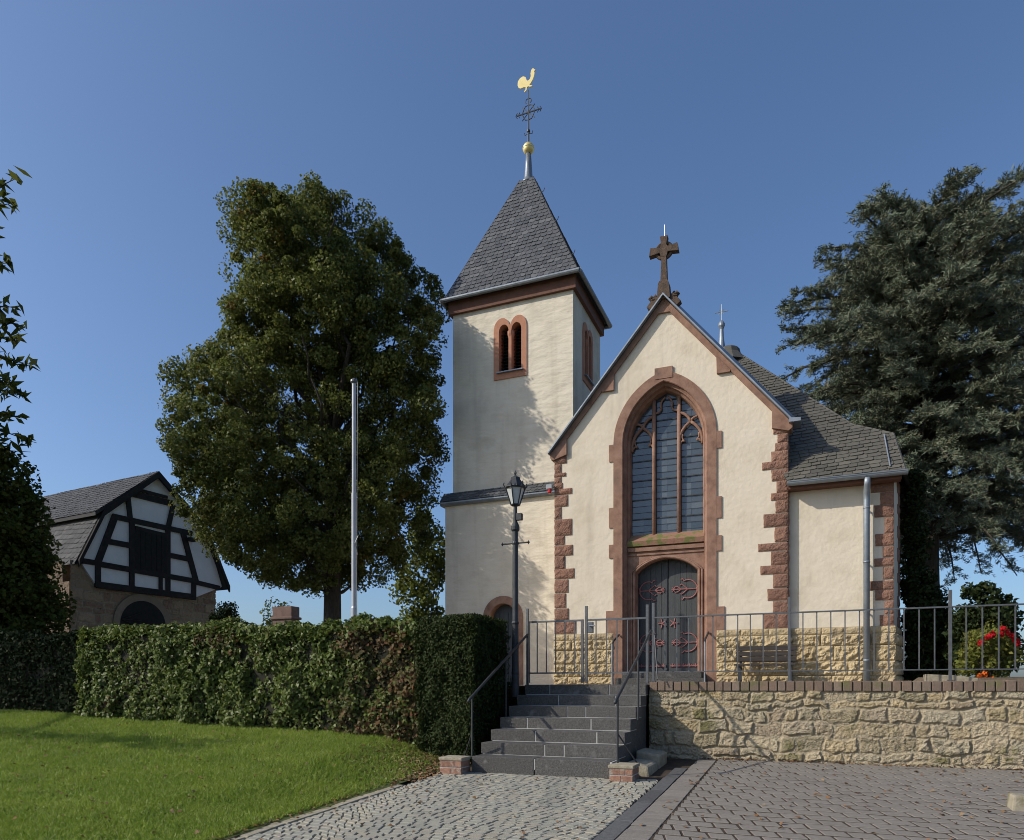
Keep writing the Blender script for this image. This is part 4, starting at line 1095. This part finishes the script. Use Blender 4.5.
# ------------------------------------------------------------------ half-timbered barn (local frame: x along the gable, y back)
barn = thing('barn', 'small half timbered barn with white panels above rubble stone and slate roof', 'barn', (-20.15, 15.5, 0), R(84.04))
def bb(name, m, mat, parent=barn, **k):
    m.local = True; return build(name, m, mat, parent, **k)
o = rubble_wall('stone_wall', 5.15, 4.34, 'barnstone', None, lambda a, b, h: (-.75 + a, .02 - h, -.6 + b), cell=.035, seed=14, rowh=(.16, .34), wid=(.25, .7), relief=.05, gapw=.03); o.parent = barn
m = MB(); m.box(-.75, 4.38, .04, .4, -.6, 3.1); m.box(-.74, -.4, .4, 6.8, -.6, 3.72); m.box(4.0, 4.38, .4, 6.8, -.6, 3.72); bb('side_wall', m, pm('barn_side_stone', [(.10, .075, .055), (.19, .14, .10)], 3, .95, .8, 12, .05))
m = MB(); rr = [[(x, y, z) for x, z in rarch(1.56, 0, 1.95, h, 10)] for h, y in ((1.02, -.035), (1.02, -.07), (.80, -.07), (.80, .06))]; m.loft(rr); bb('arch_stones', m, pm('arch_stone', [(.22, .17, .115), (.28, .22, .15)], 6, .9, .5, 30, .02))
m = MB(); m.prism(rarch(1.56, 0, 1.95, .80, 10), -.075, -.03); bdr = bb('arched_door', m, 'black')
m = MB()
for s_ in (-1, 1):
    for k in (-1, 0, 1): m.beam((1.56 - .75, -.085, 2.1), (1.56 - .75 + .62, -.085, 2.1 + .24 * k), .05, .02)
bb('door_strap', m, pm('grey_door_boards', [(.05, .045, .04), (.08, .07, .06)], 8), bdr)
# infill
gab = [(-.42, 3.62), (-.42, 3.88), (.30, 5.42), (1.99, 6.92), (3.78, 5.45), (4.36, 4.3), (4.62, 3.58), (3.45, 3.05), (0, 3.05)]
m = MB(); m.prism(gab, -.075, .25); bb('white_infill', m, 'white')
m = MB(); yb = -.10
def tb(a, b, c, d, wd=.16): m.beam((a, yb, b), (c, yb, d), .09, wd, (0, 1, 0)) if False else m.prism([(a + nx * wd / 2, b + nz * wd / 2), (c + nx * wd / 2, d + nz * wd / 2), (c - nx * wd / 2, d - nz * wd / 2), (a - nx * wd / 2, b - nz * wd / 2)], yb - .02 - rz(), yb + .05)
_r = random.Random(6)
def rz(): return _r.uniform(0, .012)
def beam2(a, b, c, d, wd=.17):
    global nx, nz
    l = math.hypot(c - a, d - b); nx, nz = -(d - b) / l, (c - a) / l
    tb(a, b, c, d, wd)
for q in ((0, 3.08, 3.5, 3.08, .2), (.0, 3.72, 3.55, 3.64, .17), (.5, 5.27, 3.35, 5.27, .17), (1.1, 6.13, 2.6, 6.13, .2), (1.35, 6.30, 2.4, 6.30, .1),
          (.03, 3.0, .03, 3.75), (3.42, 3.0, 3.42, 3.7), (.02, 3.75, .58, 5.3, .2), (3.52, 3.62, 2.98, 5.27, .2), (1.13, 3.05, 1.13, 5.3), (2.42, 3.05, 2.42, 5.27),
          (.35, 4.46, 1.15, 4.46), (2.4, 4.38, 3.25, 4.36), (1.25, 5.06, 2.35, 5.02, .12), (1.08, 5.3, .98, 6.12, .16), (2.42, 5.27, 2.62, 6.1, .16), (-.45, 3.74, .05, 3.74, .16), (3.5, 3.6, 4.5, 3.52, .16),
          (1.13, 3.1, 1.13, 3.7), (2.15, 3.05, 2.15, 3.7, .13)):
    beam2(*q)
bb('timber_frame', m, 'timber')
m = MB(); m.box(1.2, 2.36, -.115, .02, 3.72, 5.0)
for k in range(6): m.box(1.22 + .19 * k, 1.22 + .19 * k + .18, -.13, -.10, 3.74, 4.98)
bb('loft_door', m, 'black')
m = MB(); m.box(3.1, 3.4, -.35, .05, 4.98, 5.08); bb('beam_end', m, 'timber')
# gambrel roof with bargeboards
RL = 6.3
Gp = [(-.62, 3.72), (.16, 5.40), (1.99, 7.03), (3.90, 5.50), (4.84, 3.60)]
m = MB()
def rf(a, b, y0, y1, th=.10): m.add([(a[0], y0, a[1]), (b[0], y0, b[1]), (b[0], y1, b[1]), (a[0], y1, a[1]), (a[0], y0, a[1] - th), (b[0], y0, b[1] - th), (b[0], y1, b[1] - th), (a[0], y1, a[1] - th)], [(0, 1, 2, 3), (7, 6, 5, 4), (0, 4, 5, 1), (3, 2, 6, 7), (0, 3, 7, 4), (1, 5, 6, 2)])
up = [(-.12, 5.26), Gp[2], (4.1, 5.36)]
rf(up[0], up[1], -.22, RL); rf(up[1], up[2], -.22, RL); rf(Gp[0], Gp[1], -.16, RL); rf(Gp[3], Gp[4], -.16, RL)
bb('roof', m, 'roof_base')
def bslates(name, poly, seed):
    o = slates(name, poly, 'slate_barn', None, .18, .22, .014, R(-4), seed, .015); o.parent = barn
bslates('roof_slates', [(-.12, -.22, 5.26), (1.99, -.22, 7.03), (1.99, RL, 7.03), (-.12, RL, 5.26)], 41)
bslates('roof_slates', [(-.70, -.16, 3.60), (.16, -.16, 5.40), (.16, RL, 5.40), (-.70, RL, 3.60)], 42)
m = MB()
for a, b in zip(Gp[:-1], Gp[1:]):
    m.prism([(a[0], a[1] + .02), (b[0], b[1] + .02), (b[0], b[1] - .2), (a[0], a[1] - .2)], -.25, -.17)
bb('bargeboard', m, 'timber')

# ------------------------------------------------------------------ trees
def limb(m, p, q, r0, r1, wob=.12, n=6, seed=0):
    p = Vector(p); q = Vector(q); pts = []; rad = []
    for i in range(n + 1):
        t = i / n; a = p.lerp(q, t)
        s_ = wob * (p - q).length * math.sin(math.pi * t)
        a += Vector((noise.noise(Vector((seed, t * 2, 1))), noise.noise(Vector((seed, t * 2, 7))), .4 * noise.noise(Vector((seed, t * 2, 13))))) * s_
        pts.append(a); rad.append(r0 + (r1 - r0) * t)
    m.tube(pts, rad, 9)
    return pts

def env_points(rows, D0, n, shell=(.55, 1.0), depth=.85, pow_=.5, lobes=.16, seed=0, shrink=0.0):
    """points in a crown envelope; rows (z, xl, xr) measured across the line of sight at distance D0"""
    rows = np.array(sorted(rows)); z = rows[:, 0]
    zz = np.linspace(z[0], z[-1], 200); hw_ = np.interp(zz, z, rows[:, 2] - rows[:, 1]) / 2
    pr = hw_ ** 1.5; pr /= pr.sum()
    zs = rng.choice(zz, n, p=pr) + rng.uniform(-.5, .5, n) * (zz[1] - zz[0])
    xl = np.interp(zs, z, rows[:, 1]); xr = np.interp(zs, z, rows[:, 2]); c = (xl + xr) / 2; h = np.maximum((xr - xl) / 2 - shrink, .1)
    th = rng.uniform(0, 2 * math.pi, n); rr = shell[0] + (shell[1] - shell[0]) * rng.uniform(0, 1, n) ** pow_
    lob = np.array([noise.noise(Vector((math.cos(t) * 1.6 + seed, math.sin(t) * 1.6, q * .55))) for t, q in zip(th, zs)])
    rr = rr * (1 + lobes * lob - lobes * .4)
    X = c + h * rr * np.cos(th); Dp = D0 + h * depth * rr * np.sin(th)
    return np.stack([X * CB - Dp * SB, X * SB + Dp * CB, zs], 1)

def px_rows(lst, D): return [(-.04 + (687 - y) * D / 720, (a - 512) * D / 720, (b - 512) * D / 720) for y, a, b in lst]

# linden beside the tower
LD = 20.9
lr = px_rows([(190, 296, 322), (198, 240, 356), (212, 228, 384), (238, 220, 416), (265, 221, 436), (290, 224, 446), (320, 214, 450), (350, 190, 449), (380, 174, 450), (420, 162, 450), (450, 155, 449),
              (480, 158, 449), (510, 170, 448), (540, 195, 432), (560, 216, 410), (576, 246, 392), (588, 285, 378)], LD)
tb_ = cw((332 - 512) / 720 * LD, LD, 0)
linden = thing('linden_tree', 'large broad linden tree with dense green yellowing crown left of the church tower', 'tree', tuple(tb_))
m = MB(); top = cw((328 - 512) / 720 * LD, LD, 8.5)
m.tube([tb_ + np.array((0, 0, -.2)), tb_ + np.array((0, 0, .4)), tb_ + np.array((.02, 0, 2.5)), tb_ + np.array((-.05, .05, 5)), top, top + np.array((0, 0, 2.5))], [.36, .28, .245, .21, .13, .05], 12)
build('trunk', m, 'bark', linden, smooth=True)
m = MB()
ends = env_points(lr, LD, 46, (.6, .85), seed=3, shrink=.3)
for i, e_ in enumerate(ends):
    z0 = max(2.8, min(e_[2] - 1.0, 8.5)) * .8 + .4
    limb(m, tb_ + np.array((0, 0, z0)), e_, .07, .015, .3, 6, i)
build('limbs', m, 'bark', linden)
cen = np.concatenate([env_points(lr, LD, 1080, (.76, 1.07), .85, .7, .27, 3, .24), env_points(lr, LD, 900, (.05, .78), .85, .5, .2, 3, .3)])
pxl = 512 + 720 * (cen[:, 0] * CB + cen[:, 1] * SB) / (cen[:, 1] * CB - cen[:, 0] * SB)
tt_ = (18.6 - cen[:, 1]) / .469; us_ = cen[:, 0] + .695 * tt_; zs_ = cen[:, 2] - .545 * tt_
lim = np.interp(zs_, [0, 1, 3, 4.8, 5.6, 6.2, 7.4, 9, 10.6], [-6.1, -6.4, -7.0, -7.8, -8.2, -7.7, -7.1, -7.8, -9.6])
thin = (zs_ < 5.2) & (us_ > -9.9) & (rng.uniform(0, 1, len(cen)) < .36)
cen = cen[(pxl < 440) & (pxl > 166) & ((us_ < lim) | (tt_ < 0)) & ~thin]
rad = rng.uniform(.16, .52, len(cen))
lv = clump_leaves(cen, rad, 170, .084, .07, .8, .4)
build_np('crown', lv, 4, 'linden', linden)
yc = cen[rng.choice(900, 70)]
yl = clump_leaves(yc, rng.uniform(.15, .35, 70), 60, .085, .07, .8, .5)
build_np('yellow_foliage', yl, 4, 'linden_yel', linden)

# blue-green cedar behind the choir
CD = 22.0
ct = cw((926 - 512) / 720 * CD, CD, 0)
cedar = thing('cedar_tree', 'tall dark blue green cedar with drooping branches behind the church choir', 'tree', tuple(ct))
H = 14.8
m = MB(); m.tube([ct + np.array((0, 0, -.3)), ct + np.array((0, 0, 4)), ct + np.array((.05, .05, 10)), ct + np.array((-.15, -.1, H - .2))], [.45, .36, .2, .03], 10)
build('trunk', m, 'bark', cedar, smooth=True)
zprof = [(3.2, 2.2), (4.2, 4.4), (6, 5.0), (8, 5.0), (9.5, 5.1), (10.8, 4.9), (12, 4.4), (13, 3.5), (14.0, 2.5), (14.8, 1.5)]
za, ra_ = zip(*zprof)
m = MB(); tips = []; nbr = 290; r2 = random.Random(77)
C_, D_ = [], []
for i in range(nbr):
    hz = 4.9 + (H - 5.3) * (i / nbr) ** .95; az = i * 2.39996 + r2.uniform(-.3, .3)
    Lb = np.interp(hz, za, ra_) * r2.uniform(.58, 1.06)
    Lb *= .97 + (.20 if hz < 10 else .02) * math.cos(az - math.atan2(SB, CB))
    rise = .16 * Lb if hz < 9 else .20 * Lb
    droop = (.42 if hz < 7 else .22 if hz < 11 else .02) * Lb * r2.uniform(.7, 1.3)
    d = np.array((math.cos(az), math.sin(az), 0)); s_ = np.array((-d[1], d[0], 0)); pts = []
    sw = r2.uniform(-.25, .25)
    lx = -.15 * max(0, (hz - 5) / 10.7); base = ct + np.array((lx * CB, lx * SB, hz - .12 * Lb))
    for k in range(11):
        t = k / 10; p = base + d * Lb * t + s_ * sw * Lb * t * t + np.array((0, 0, rise * math.sin(t * 1.9) - droop * t ** 2.6)); pts.append(p)
    m.tube(pts, [.075 * (1 - t / 11) * (.5 + Lb / 8) + .008 for t in range(11)], 5, False)
    # flat sprays of twigs to both sides, hung with needle tufts
    for k in range(int(16 + 7 * Lb)):
        t = r2.uniform(.18, 1.0) ** .8; j = min(9, int(t * 10)); p = pts[j] + (pts[j + 1] - pts[j]) * (t * 10 - j)
        sd_ = r2.choice((-1, 1)); tl = (1.15 - .75 * t) * r2.uniform(.35, 1.0) * min(1.2, .35 + Lb * .2)
        td = d * r2.uniform(.35, .9) + s_ * sd_ * r2.uniform(.4, 1) + np.array((0, 0, r2.uniform(-.45, .45)))
        td /= np.linalg.norm(td); hang = r2.uniform(.05, .5) * (1 if hz < 9 else .4)
        nn = max(5, int(tl * 24)); tt = rng.uniform(0, 1, nn)[:, None]
        q = p + td * tl * tt + np.array((0, 0, -1)) * hang * tl * tt ** 2 + rng.normal(size=(nn, 3)) * .035
        C_.append(q); D_.append(np.tile(td + np.array((0, 0, -.25 * hang)), (nn, 1)))
build('limbs', m, 'bark', cedar)
C_ = np.concatenate(C_); D_ = np.concatenate(D_)
def needles(C, D, L, Wd, spread=.8):
    n = len(C); d = unit(unit(D) + rng.normal(size=(n, 3)) * spread * .6); s = unit(np.cross(d, rng.normal(size=(n, 3))))
    l = (L * rng.uniform(.6, 1.3, n))[:, None]; w_ = (Wd * rng.uniform(.6, 1.3, n))[:, None]
    return np.stack([C - d * l * .5, C + s * w_ * .5, C + d * l * .5, C - s * w_ * .5], 1).reshape(-1, 3)
rep = 5
build_np('crown', needles(np.repeat(C_, rep, 0) + rng.normal(size=(len(C_) * rep, 3)) * .03, np.repeat(D_, rep, 0), .15, .025, 1.0), 4, 'cedar', cedar)

# chestnut whose crown comes in from the left
TD = 16.5
hb = cw((-262 - 512) / 720 * TD, TD, .3)
chest = thing('chestnut_tree', 'leafy tree reaching in from the left edge with single dark sprigs against the sky', 'tree', tuple(hb))
m = MB(); m.tube([hb + np.array((0, 0, -.6)), hb + np.array((0, 0, 2.0)), hb + np.array((.1, 0, 5)), hb + np.array((0, .1, 8.5))], [.42, .34, .25, .08], 10); build('trunk', m, 'bark', chest, smooth=True)
cr = px_rows([(290, -270, -90), (330, -400, -60), (380, -480, -40), (430, -510, -20), (480, -500, -20), (515, -470, -40), (545, -380, -110)], TD)
cr2 = px_rows([(150, -110, -50), (190, -140, -26), (250, -170, -14), (310, -190, -14), (370, -190, -10), (430, -190, 4), (480, -190, 4), (530, -150, -30)], 17.6)
low = np.stack([rng.uniform(-24.0, -16.6, 420), 2.75 + rng.normal(size=420) * .22, 5.5 + rng.normal(size=420) * .16], 1); low[:, 1] += (low[:, 0] + 20) * .04
m = MB()
for i, e_ in enumerate(env_points(cr, TD, 34, (.6, .9), .7, seed=9)): limb(m, hb + np.array((0, 0, min(7.5, max(2.5, e_[2] * .7)))), e_, .08, .012, .25, 6, 50 + i)
for i, e_ in enumerate(env_points(cr2, 17.6, 16, (.6, .9), seed=19)): limb(m, hb + np.array((0, 0, min(7.5, max(3, e_[2] * .6)))), e_, .08, .012, .2, 6, 150 + i)
limb(m, hb + np.array((0, 0, 4.5)), (-20.5, 2.8, 5.45), .09, .03, .1, 6, 3); limb(m, (-24, 2.7, 5.4), (-16.8, 2.8, 5.6), .03, .012, .06, 6, 5)
C_ = [env_points(cr, TD, 7500, (.45, 1.0), .7, .5, .22, 9), env_points(cr2, 17.6, 3600, (.5, 1.0), .85, .5, .22, 9), low]
sprigs = [(28, 180, -25, 205), (24, 205, -25, 215), (12, 232, -30, 225), (36, 330, -20, 318), (30, 342, -25, 338), (42, 368, -22, 352), (36, 398, -22, 385), (28, 420, -22, 410), (46, 446, -15, 425), (40, 455, -18, 448), (18, 265, -22, 262), (30, 310, -25, 305), (22, 385, -20, 378)]
SP = []
for i, (x1, y1, x0, y0) in enumerate(sprigs):
    Dd = 17.6 + (i % 5 - 2) * .5
    p = cw((x0 - 512) / 720 * Dd, Dd, -.04 + (687 - y0) * Dd / 720); q = cw((x1 - 9 - 512) / 720 * Dd, Dd, -.04 + (687 - y1 + 3) * Dd / 720)
    pts = limb(m, p, q, .022, .006, .1, 6, 90 + i)
    for k in range(22):
        t = random.uniform(.15, 1.0); j = min(5, int(t * 6)); a = np.array(pts[j].lerp(pts[j + 1], t * 6 - j))
        SP.append(a + rng.normal(size=3) * np.array((.085, .085, .07)))
build('limbs', m, 'twig', chest)
C_ = np.concatenate(C_)
t_ = (16.5 - C_[:, 1]) / .469; u_ = C_[:, 0] + .695 * t_; z_ = C_[:, 2] - .545 * t_
C_ = C_[~((u_ > -18) & (u_ < -8.5) & (z_ > 3.8) & (z_ < 13) & (C_[:, 1] > 3.6))]
build_np('crown', leaves(C_, np.tile((0, 0, .6), (len(C_), 1)) + 0.0, .27, .10, .8, .5), 4, 'chestnut', chest)
build_np('sprig_leaves', leaves(np.array(SP), np.tile((0, 0, .5), (len(SP), 1)), .34, .125, .7, .25), 4, 'chestnut', chest)

def bush(name, label, cat, rows, D, mat, per=90, ncl=60, L=.08, Wd=.06, rad=(.15, .3), base=0.0, jit=.8, stems=9, lob=.25, group=None, seed=1):
    rows = px_rows(rows, D); xc = (rows[-1][1] + rows[-1][2]) / 2
    b = cw(xc, D, base)
    o = thing(name, label, cat, tuple(b), 0, group)
    cen = env_points(rows, D, ncl, (.35, 1), .8, .5, lob, seed, rad[0] * .8)
    m = MB()
    for i, c in enumerate(cen[:stems * 2]): limb(m, b + np.array((.05 * math.cos(i), .05 * math.sin(i), -.1)), c, .025, .006, .2, 5, seed * 20 + i)
    build('stems', m, 'twig', o)
    build_np('foliage', clump_leaves(cen, rng.uniform(*rad, len(cen)), per, L, Wd, jit, .2), 4, mat, o)
    return o
bush('broadleaf_shrub', 'big dark ivy clad shrub in the shade beside the barn at left edge', 'shrub', [(462, -20, 22), (480, -60, 44), (505, -75, 50), (540, -80, 52), (580, -80, 60), (620, -80, 66), (665, -80, 70)], 18.5, 'chestnut', 85, 330, .13, .10, (.3, .55), -.4, seed=21, stems=10)
bush('garden_tree', 'yellow green sunlit young tree behind the tower and the linden', 'tree', [(500, 420, 432), (520, 410, 446), (545, 396, 452), (570, 392, 455), (590, 388, 455), (610, 396, 450), (640, 405, 450)], 27, 'ltgreen', 42, 95, .17, .12, (.3, .5), -.2, seed=5, lob=.4)
bush('round_bush', 'small dark round bush beside the barn wall above the hedge top', 'shrub', [(606, 216, 234), (612, 210, 240), (622, 208, 242), (640, 208, 242)], 16, 'shrub', 60, 40, .07, .04, (.12, .22), 0, seed=6)
bush('loose_bush', 'loose light green bush next to the brown stone pillar above the hedge', 'shrub', [(600, 262, 272), (606, 256, 290), (614, 250, 300), (625, 248, 302), (640, 250, 300)], 16.5, 'ltgreen', 24, 40, .08, .05, (.12, .25), 0, seed=7, lob=.6)
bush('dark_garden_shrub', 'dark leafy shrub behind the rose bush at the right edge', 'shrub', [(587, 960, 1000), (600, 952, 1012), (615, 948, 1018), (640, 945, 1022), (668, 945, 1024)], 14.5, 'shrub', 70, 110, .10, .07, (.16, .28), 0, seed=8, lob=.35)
bush('wall_shading_shrub', 'black green shrub against the choir end wall with tall upper column added to shade it', 'shrub', [(476, 905, 924), (520, 902, 928), (570, 901, 932), (598, 901, 946), (630, 902, 958), (655, 902, 958), (680, 904, 956)], 15.6, 'shrub', 95, 260, .08, .055, (.12, .22), 0, seed=9, lob=.12)  # upper column is added to keep sky light off the choir end wall
m = MB(); m.add([(1.7, 12.4, -.03), (6.5, 12.4, -.03), (6.5, 15.5, -.03), (1.7, 15.5, -.03), (1.9, 12.6, .10), (6.3, 12.6, .10), (6.3, 15.3, .14), (1.9, 15.3, .14)], [(4, 5, 6, 7), (0, 1, 5, 4), (1, 2, 6, 5), (2, 3, 7, 6), (3, 0, 4, 7)])
struct('flower_bed', m, 'soil')
rose = bush('rose_bush', 'rose bush with red blooms behind the railing at right', 'rose bush', [(626, 975, 1012), (636, 962, 1020), (650, 956, 1020), (665, 955, 1016), (680, 968, 1006)], 11.2, 'rose', 50, 62, .06, .04, (.10, .2), 0, seed=10, lob=.35)
def bloom(x, y, mat, r=.042, D=10.9):
    c = cw((x - 512) / 720 * D, D, -.04 + (687 - y) * D / 720)
    dd = unit(rng.normal(size=(26, 3))); P = c + dd * r * rng.uniform(.5, 1, (26, 1))
    build_np('bloom', leaves(P, dd, .05, .045, .4), 4, mat, rose)
for x, y in ((1008, 632), (1001, 634), (993, 634), (1016, 641), (1003, 629), (1018, 644), (981, 642), (988, 637), (1012, 636)): bloom(x, y, 'petal')
for x, y in ((980, 676), (992, 679), (985, 674)): bloom(x, y, 'orange', .04)

m = MB(); gb = cw((286 - 512) / 720 * 14, 14, 0); gbz = -.04 + (687 - 607) * 14 / 720
m.box(gb[0] - .23, gb[0] + .23, gb[1] - .12, gb[1] + .12, -.05, gbz); m.box(gb[0] - .26, gb[0] + .26, gb[1] - .15, gb[1] + .15, gbz - .25, gbz - .2)
tag(build('stone_pillar', m, 'brownstone', None, bevel=.015), 'square brown stone pillar showing above the hedge below the linden', 'pillar')

# ------------------------------------------------------------------ hedges
def hedge(name, label, u0, u1, v0, v1, ztop, mat, L, Wd, dens, rough=.10, bot=None, seed=1, mats2=None, wtop=1.0):
    o = thing(name, label, 'hedge', ((u0 + u1) / 2, (v0 + v1) / 2, -.5))
    def zb(u): return float(lawn_z(np.array(u), np.array(v0))) - .1
    m = MB(); nU = max(4, int((u1 - u0) / .4))
    ins = .13
    for i in range(nU):
        a = u0 + ins + (u1 - u0 - 2 * ins) * i / nU; b = u0 + ins + (u1 - u0 - 2 * ins) * (i + 1) / nU
        m.box(a, b, v0 + ins, v1 - ins, zb(a) - .2, ztop(a) - ins - .02 * (i % 3))
    build('hedge_core', m, 'core', o)
    faces = []
    Lu = u1 - u0; Lv = v1 - v0; hz = ztop((u0 + u1) / 2) - zb((u0 + u1) / 2)
    nf = int(dens * Lu * hz); nt_ = int(dens * Lu * Lv * wtop); ns = int(dens * Lv * hz)
    def rough_n(a, b, k): return rough * (fbm(a * 1.7 + k * 13, b * 1.7 + 50, seed) * 2 - 1.0) + rough * .7 * (fbm(a * 5 + k * 7, b * 5 + 50, seed + 4) * 2 - 1)
    P = []; Nn = []
    a = rng.uniform(u0, u1, nf); t = rng.uniform(0, 1, nf); zt = np.array([ztop(x) for x in a]); zbb = np.array([zb(x) for x in a])
    z = zbb + (zt - zbb) * t
    P.append(np.stack([a, v0 - rough_n(a, z, 0) + rng.uniform(-.02, .10, nf) + .10 * np.clip((t - .88) / .12, 0, 1) ** 2, z], 1)); Nn.append(np.tile((0, -1, .35), (nf, 1)))
    a = rng.uniform(u0, u1, nt_); b = rng.uniform(v0, v1, nt_); zt = np.array([ztop(x) for x in a])
    de = np.minimum(np.minimum(b - v0, v1 - b), np.minimum(a - u0, u1 - a))
    P.append(np.stack([a, b, zt + rough_n(a, b, 3) - rng.uniform(-.02, .10, nt_) - .14 * np.exp(-de / .10)], 1)); Nn.append(np.tile((0, -.3, 1), (nt_, 1)))
    for uu, s_ in ((u0, -1), (u1, 1)):
        b = rng.uniform(v0, v1, ns); z = zb(uu) + (ztop(uu) - zb(uu)) * rng.uniform(0, 1, ns)
        P.append(np.stack([uu + s_ * rough_n(b, z, 8) - s_ * rng.uniform(-.02, .10, ns), b, z], 1)); Nn.append(np.tile((s_, 0, .35), (ns, 1)))
    P = np.concatenate(P); Nn = np.concatenate(Nn)
    sel = np.zeros(len(P), bool)
    if mats2:
        f = fbm(P[:, 0] * .9 + 31, P[:, 2] * 1.3 + 17, 77) + .10 * (P[:, 0] > -9) + .22 * np.clip((P[:, 0] + 8.3) / 2, 0, 1) * (P[:, 2] < .7) - .06 * (P[:, 2] > .9)
        sel = (f + rng.normal(size=len(P)) * .11) > mats2[1]
        build_np('autumn_foliage', leaves(P[sel], Nn[sel], L, Wd, .55, .5), 4, mats2[0], o)
    build_np('foliage', leaves(P[~sel], Nn[~sel], L, Wd, .55, .5), 4, mat, o)
    return o
hedge('ivy_hedge', 'long green leafy hedge with reddish autumn patches behind the lawn', -13.6, -5.6, 10.05, 10.95,
      lambda u: 1.08 - .02 * (u + 9) + .03 * math.sin(u * 1.7) + .03 * math.sin(u * 4.3), 'ivy', .076, .056, 1350, .20, seed=3, mats2=('ivy_red', .735))
hedge('yew_hedge', 'dark clipped evergreen hedge block beside the left handrail of the steps', -5.72, -4.72, 9.92, 11.3, lambda u: 1.08, 'yew', .055, .024, 5000, .12, seed=6)
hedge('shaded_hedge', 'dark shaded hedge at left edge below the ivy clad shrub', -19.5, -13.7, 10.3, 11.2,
      lambda u: 1.12 + .05 * math.sin(u * 2.2), 'shrub', .085, .06, 700, .14, seed=9)  # very dark leaf colour also stands in for the shade over this hedge

# ------------------------------------------------------------------ grass, leaf litter
def grass():
    n = 330000
    Dd = 5.6 + (15.5 - 5.6) * rng.uniform(0, 1, n) ** 1.25; X = (rng.uniform(-160, 500, n) - 512) / 720 * Dd
    u = X * CB - Dd * SB; v = X * SB + Dd * CB
    ok = (u < EDGE - .02 - .12 * fbm(u * 0, v * 2.1, 5)) & (v < 10.25); u, v = u[ok], v[ok]
    thin = fbm(u * .8 + 20, v * .8 + 20, 9)
    dirt = np.clip((u + 6.2) / 1.3, 0, 1) * np.clip((v - 7.2) / 2.2, 0, 1)
    edge = np.clip((u - EDGE + .30) / .3, 0, 1)
    keep = rng.uniform(0, 1, len(u)) < np.clip(1.15 - 1.25 * dirt - .6 * edge - .5 * (thin < .35), .03, 1)
    u, v = u[keep], v[keep]; z = lawn_z(u, v); n = len(u)
    h = rng.uniform(.022, .062, n) * (1 + .5 * (fbm(u * 2, v * 2, 15) - .5)); lean = rng.normal(size=(n, 2)) * .03
    wd = rng.uniform(.003, .011, n); a = rng.uniform(0, math.pi, n)
    c = np.stack([u, v, z], 1); s = np.stack([np.cos(a) * wd, np.sin(a) * wd, np.zeros(n)], 1)
    tip = c + np.stack([lean[:, 0], lean[:, 1], h], 1)
    vv = np.stack([c - s, c + s, tip], 1).reshape(-1, 3)
    k = rng.uniform(0, 1, n) < .16 * (fbm(u * 1.3 + 7, v * 1.3, 33) > .42) + .05       # clover leaflets among the blades
    cp = c[k] + np.array((0, 0, .032)); sz = rng.uniform(.006, .013, len(cp))[:, None]
    d1 = rng.normal(size=(len(cp), 3)) * np.array((1, 1, .35)); d1 = unit(d1); d2_ = unit(np.cross(d1, rng.normal(size=(len(cp), 3)) * .35 + np.array((0, 0, 1))))
    vv = np.concatenate([vv, np.stack([cp - d1 * sz, cp + d2_ * sz, cp + d1 * sz], 1).reshape(-1, 3), np.stack([cp + d1 * sz * .8, cp - d2_ * sz, cp - d1 * sz * .8], 1).reshape(-1, 3)])
    o = build_np('grass', vv, 3, 'grass'); tag(o, 'short mown green grass covering the lawn in front of the hedge', 'grass', kind='stuff')
grass()

def litter():
    P = []
    def put(n, u0, u1, v0, v1, zf, f=None):
        u = rng.uniform(u0, u1, n); v = rng.uniform(v0, v1, n)
        if f is not None: k = rng.uniform(0, 1, n) < f(u, v); u, v = u[k], v[k]
        P.append(np.stack([u, v, zf(u, v) + .012], 1))
    pz = lambda u, v: -1.14 - .045 * (11.46 - v)
    put(2600, -6.3, -4.72, 8.2, 10.2, lambda u, v: np.where(u < EDGE, lawn_z(u, v), pz(u, v)), lambda u, v: np.clip((v - 7.6) / 2, 0, 1) * np.clip(1.2 + (u + 4.9) / 1.4, 0, 1))
    put(900, -5.25, -4.78, 3.6, 9.0, lambda u, v: np.where(u < EDGE, lawn_z(u, v), pz(u, v)), lambda u, v: .6 * np.exp(-((u + 4.98) / .12) ** 2))
    put(260, -13, -5, 4, 10, lambda u, v: lawn_z(u, v) + .035)
    put(260, -1.5, 4, 4, 11.3, pz); put(420, .2, 4.5, 9.2, 11.4, pz, lambda u, v: np.clip((u - .5) / 4, 0, 1) * .6)
    put(80, -4.7, -1.8, 4, 9, pz)
    put(170, 2.3, 4.2, 7.2, 9.2, pz)
    put(160, -2, 3, 11.3, 11.42, pz)
    P = np.concatenate(P)
    o = build_np('fallen_leaves', leaves(P, np.tile((0, 0, 1.0), (len(P), 1)), .055, .038, .25), 4, 'litter')
    tag(o, 'small brown fallen leaves scattered over paving and lawn edge', 'leaves', kind='stuff')
litter()
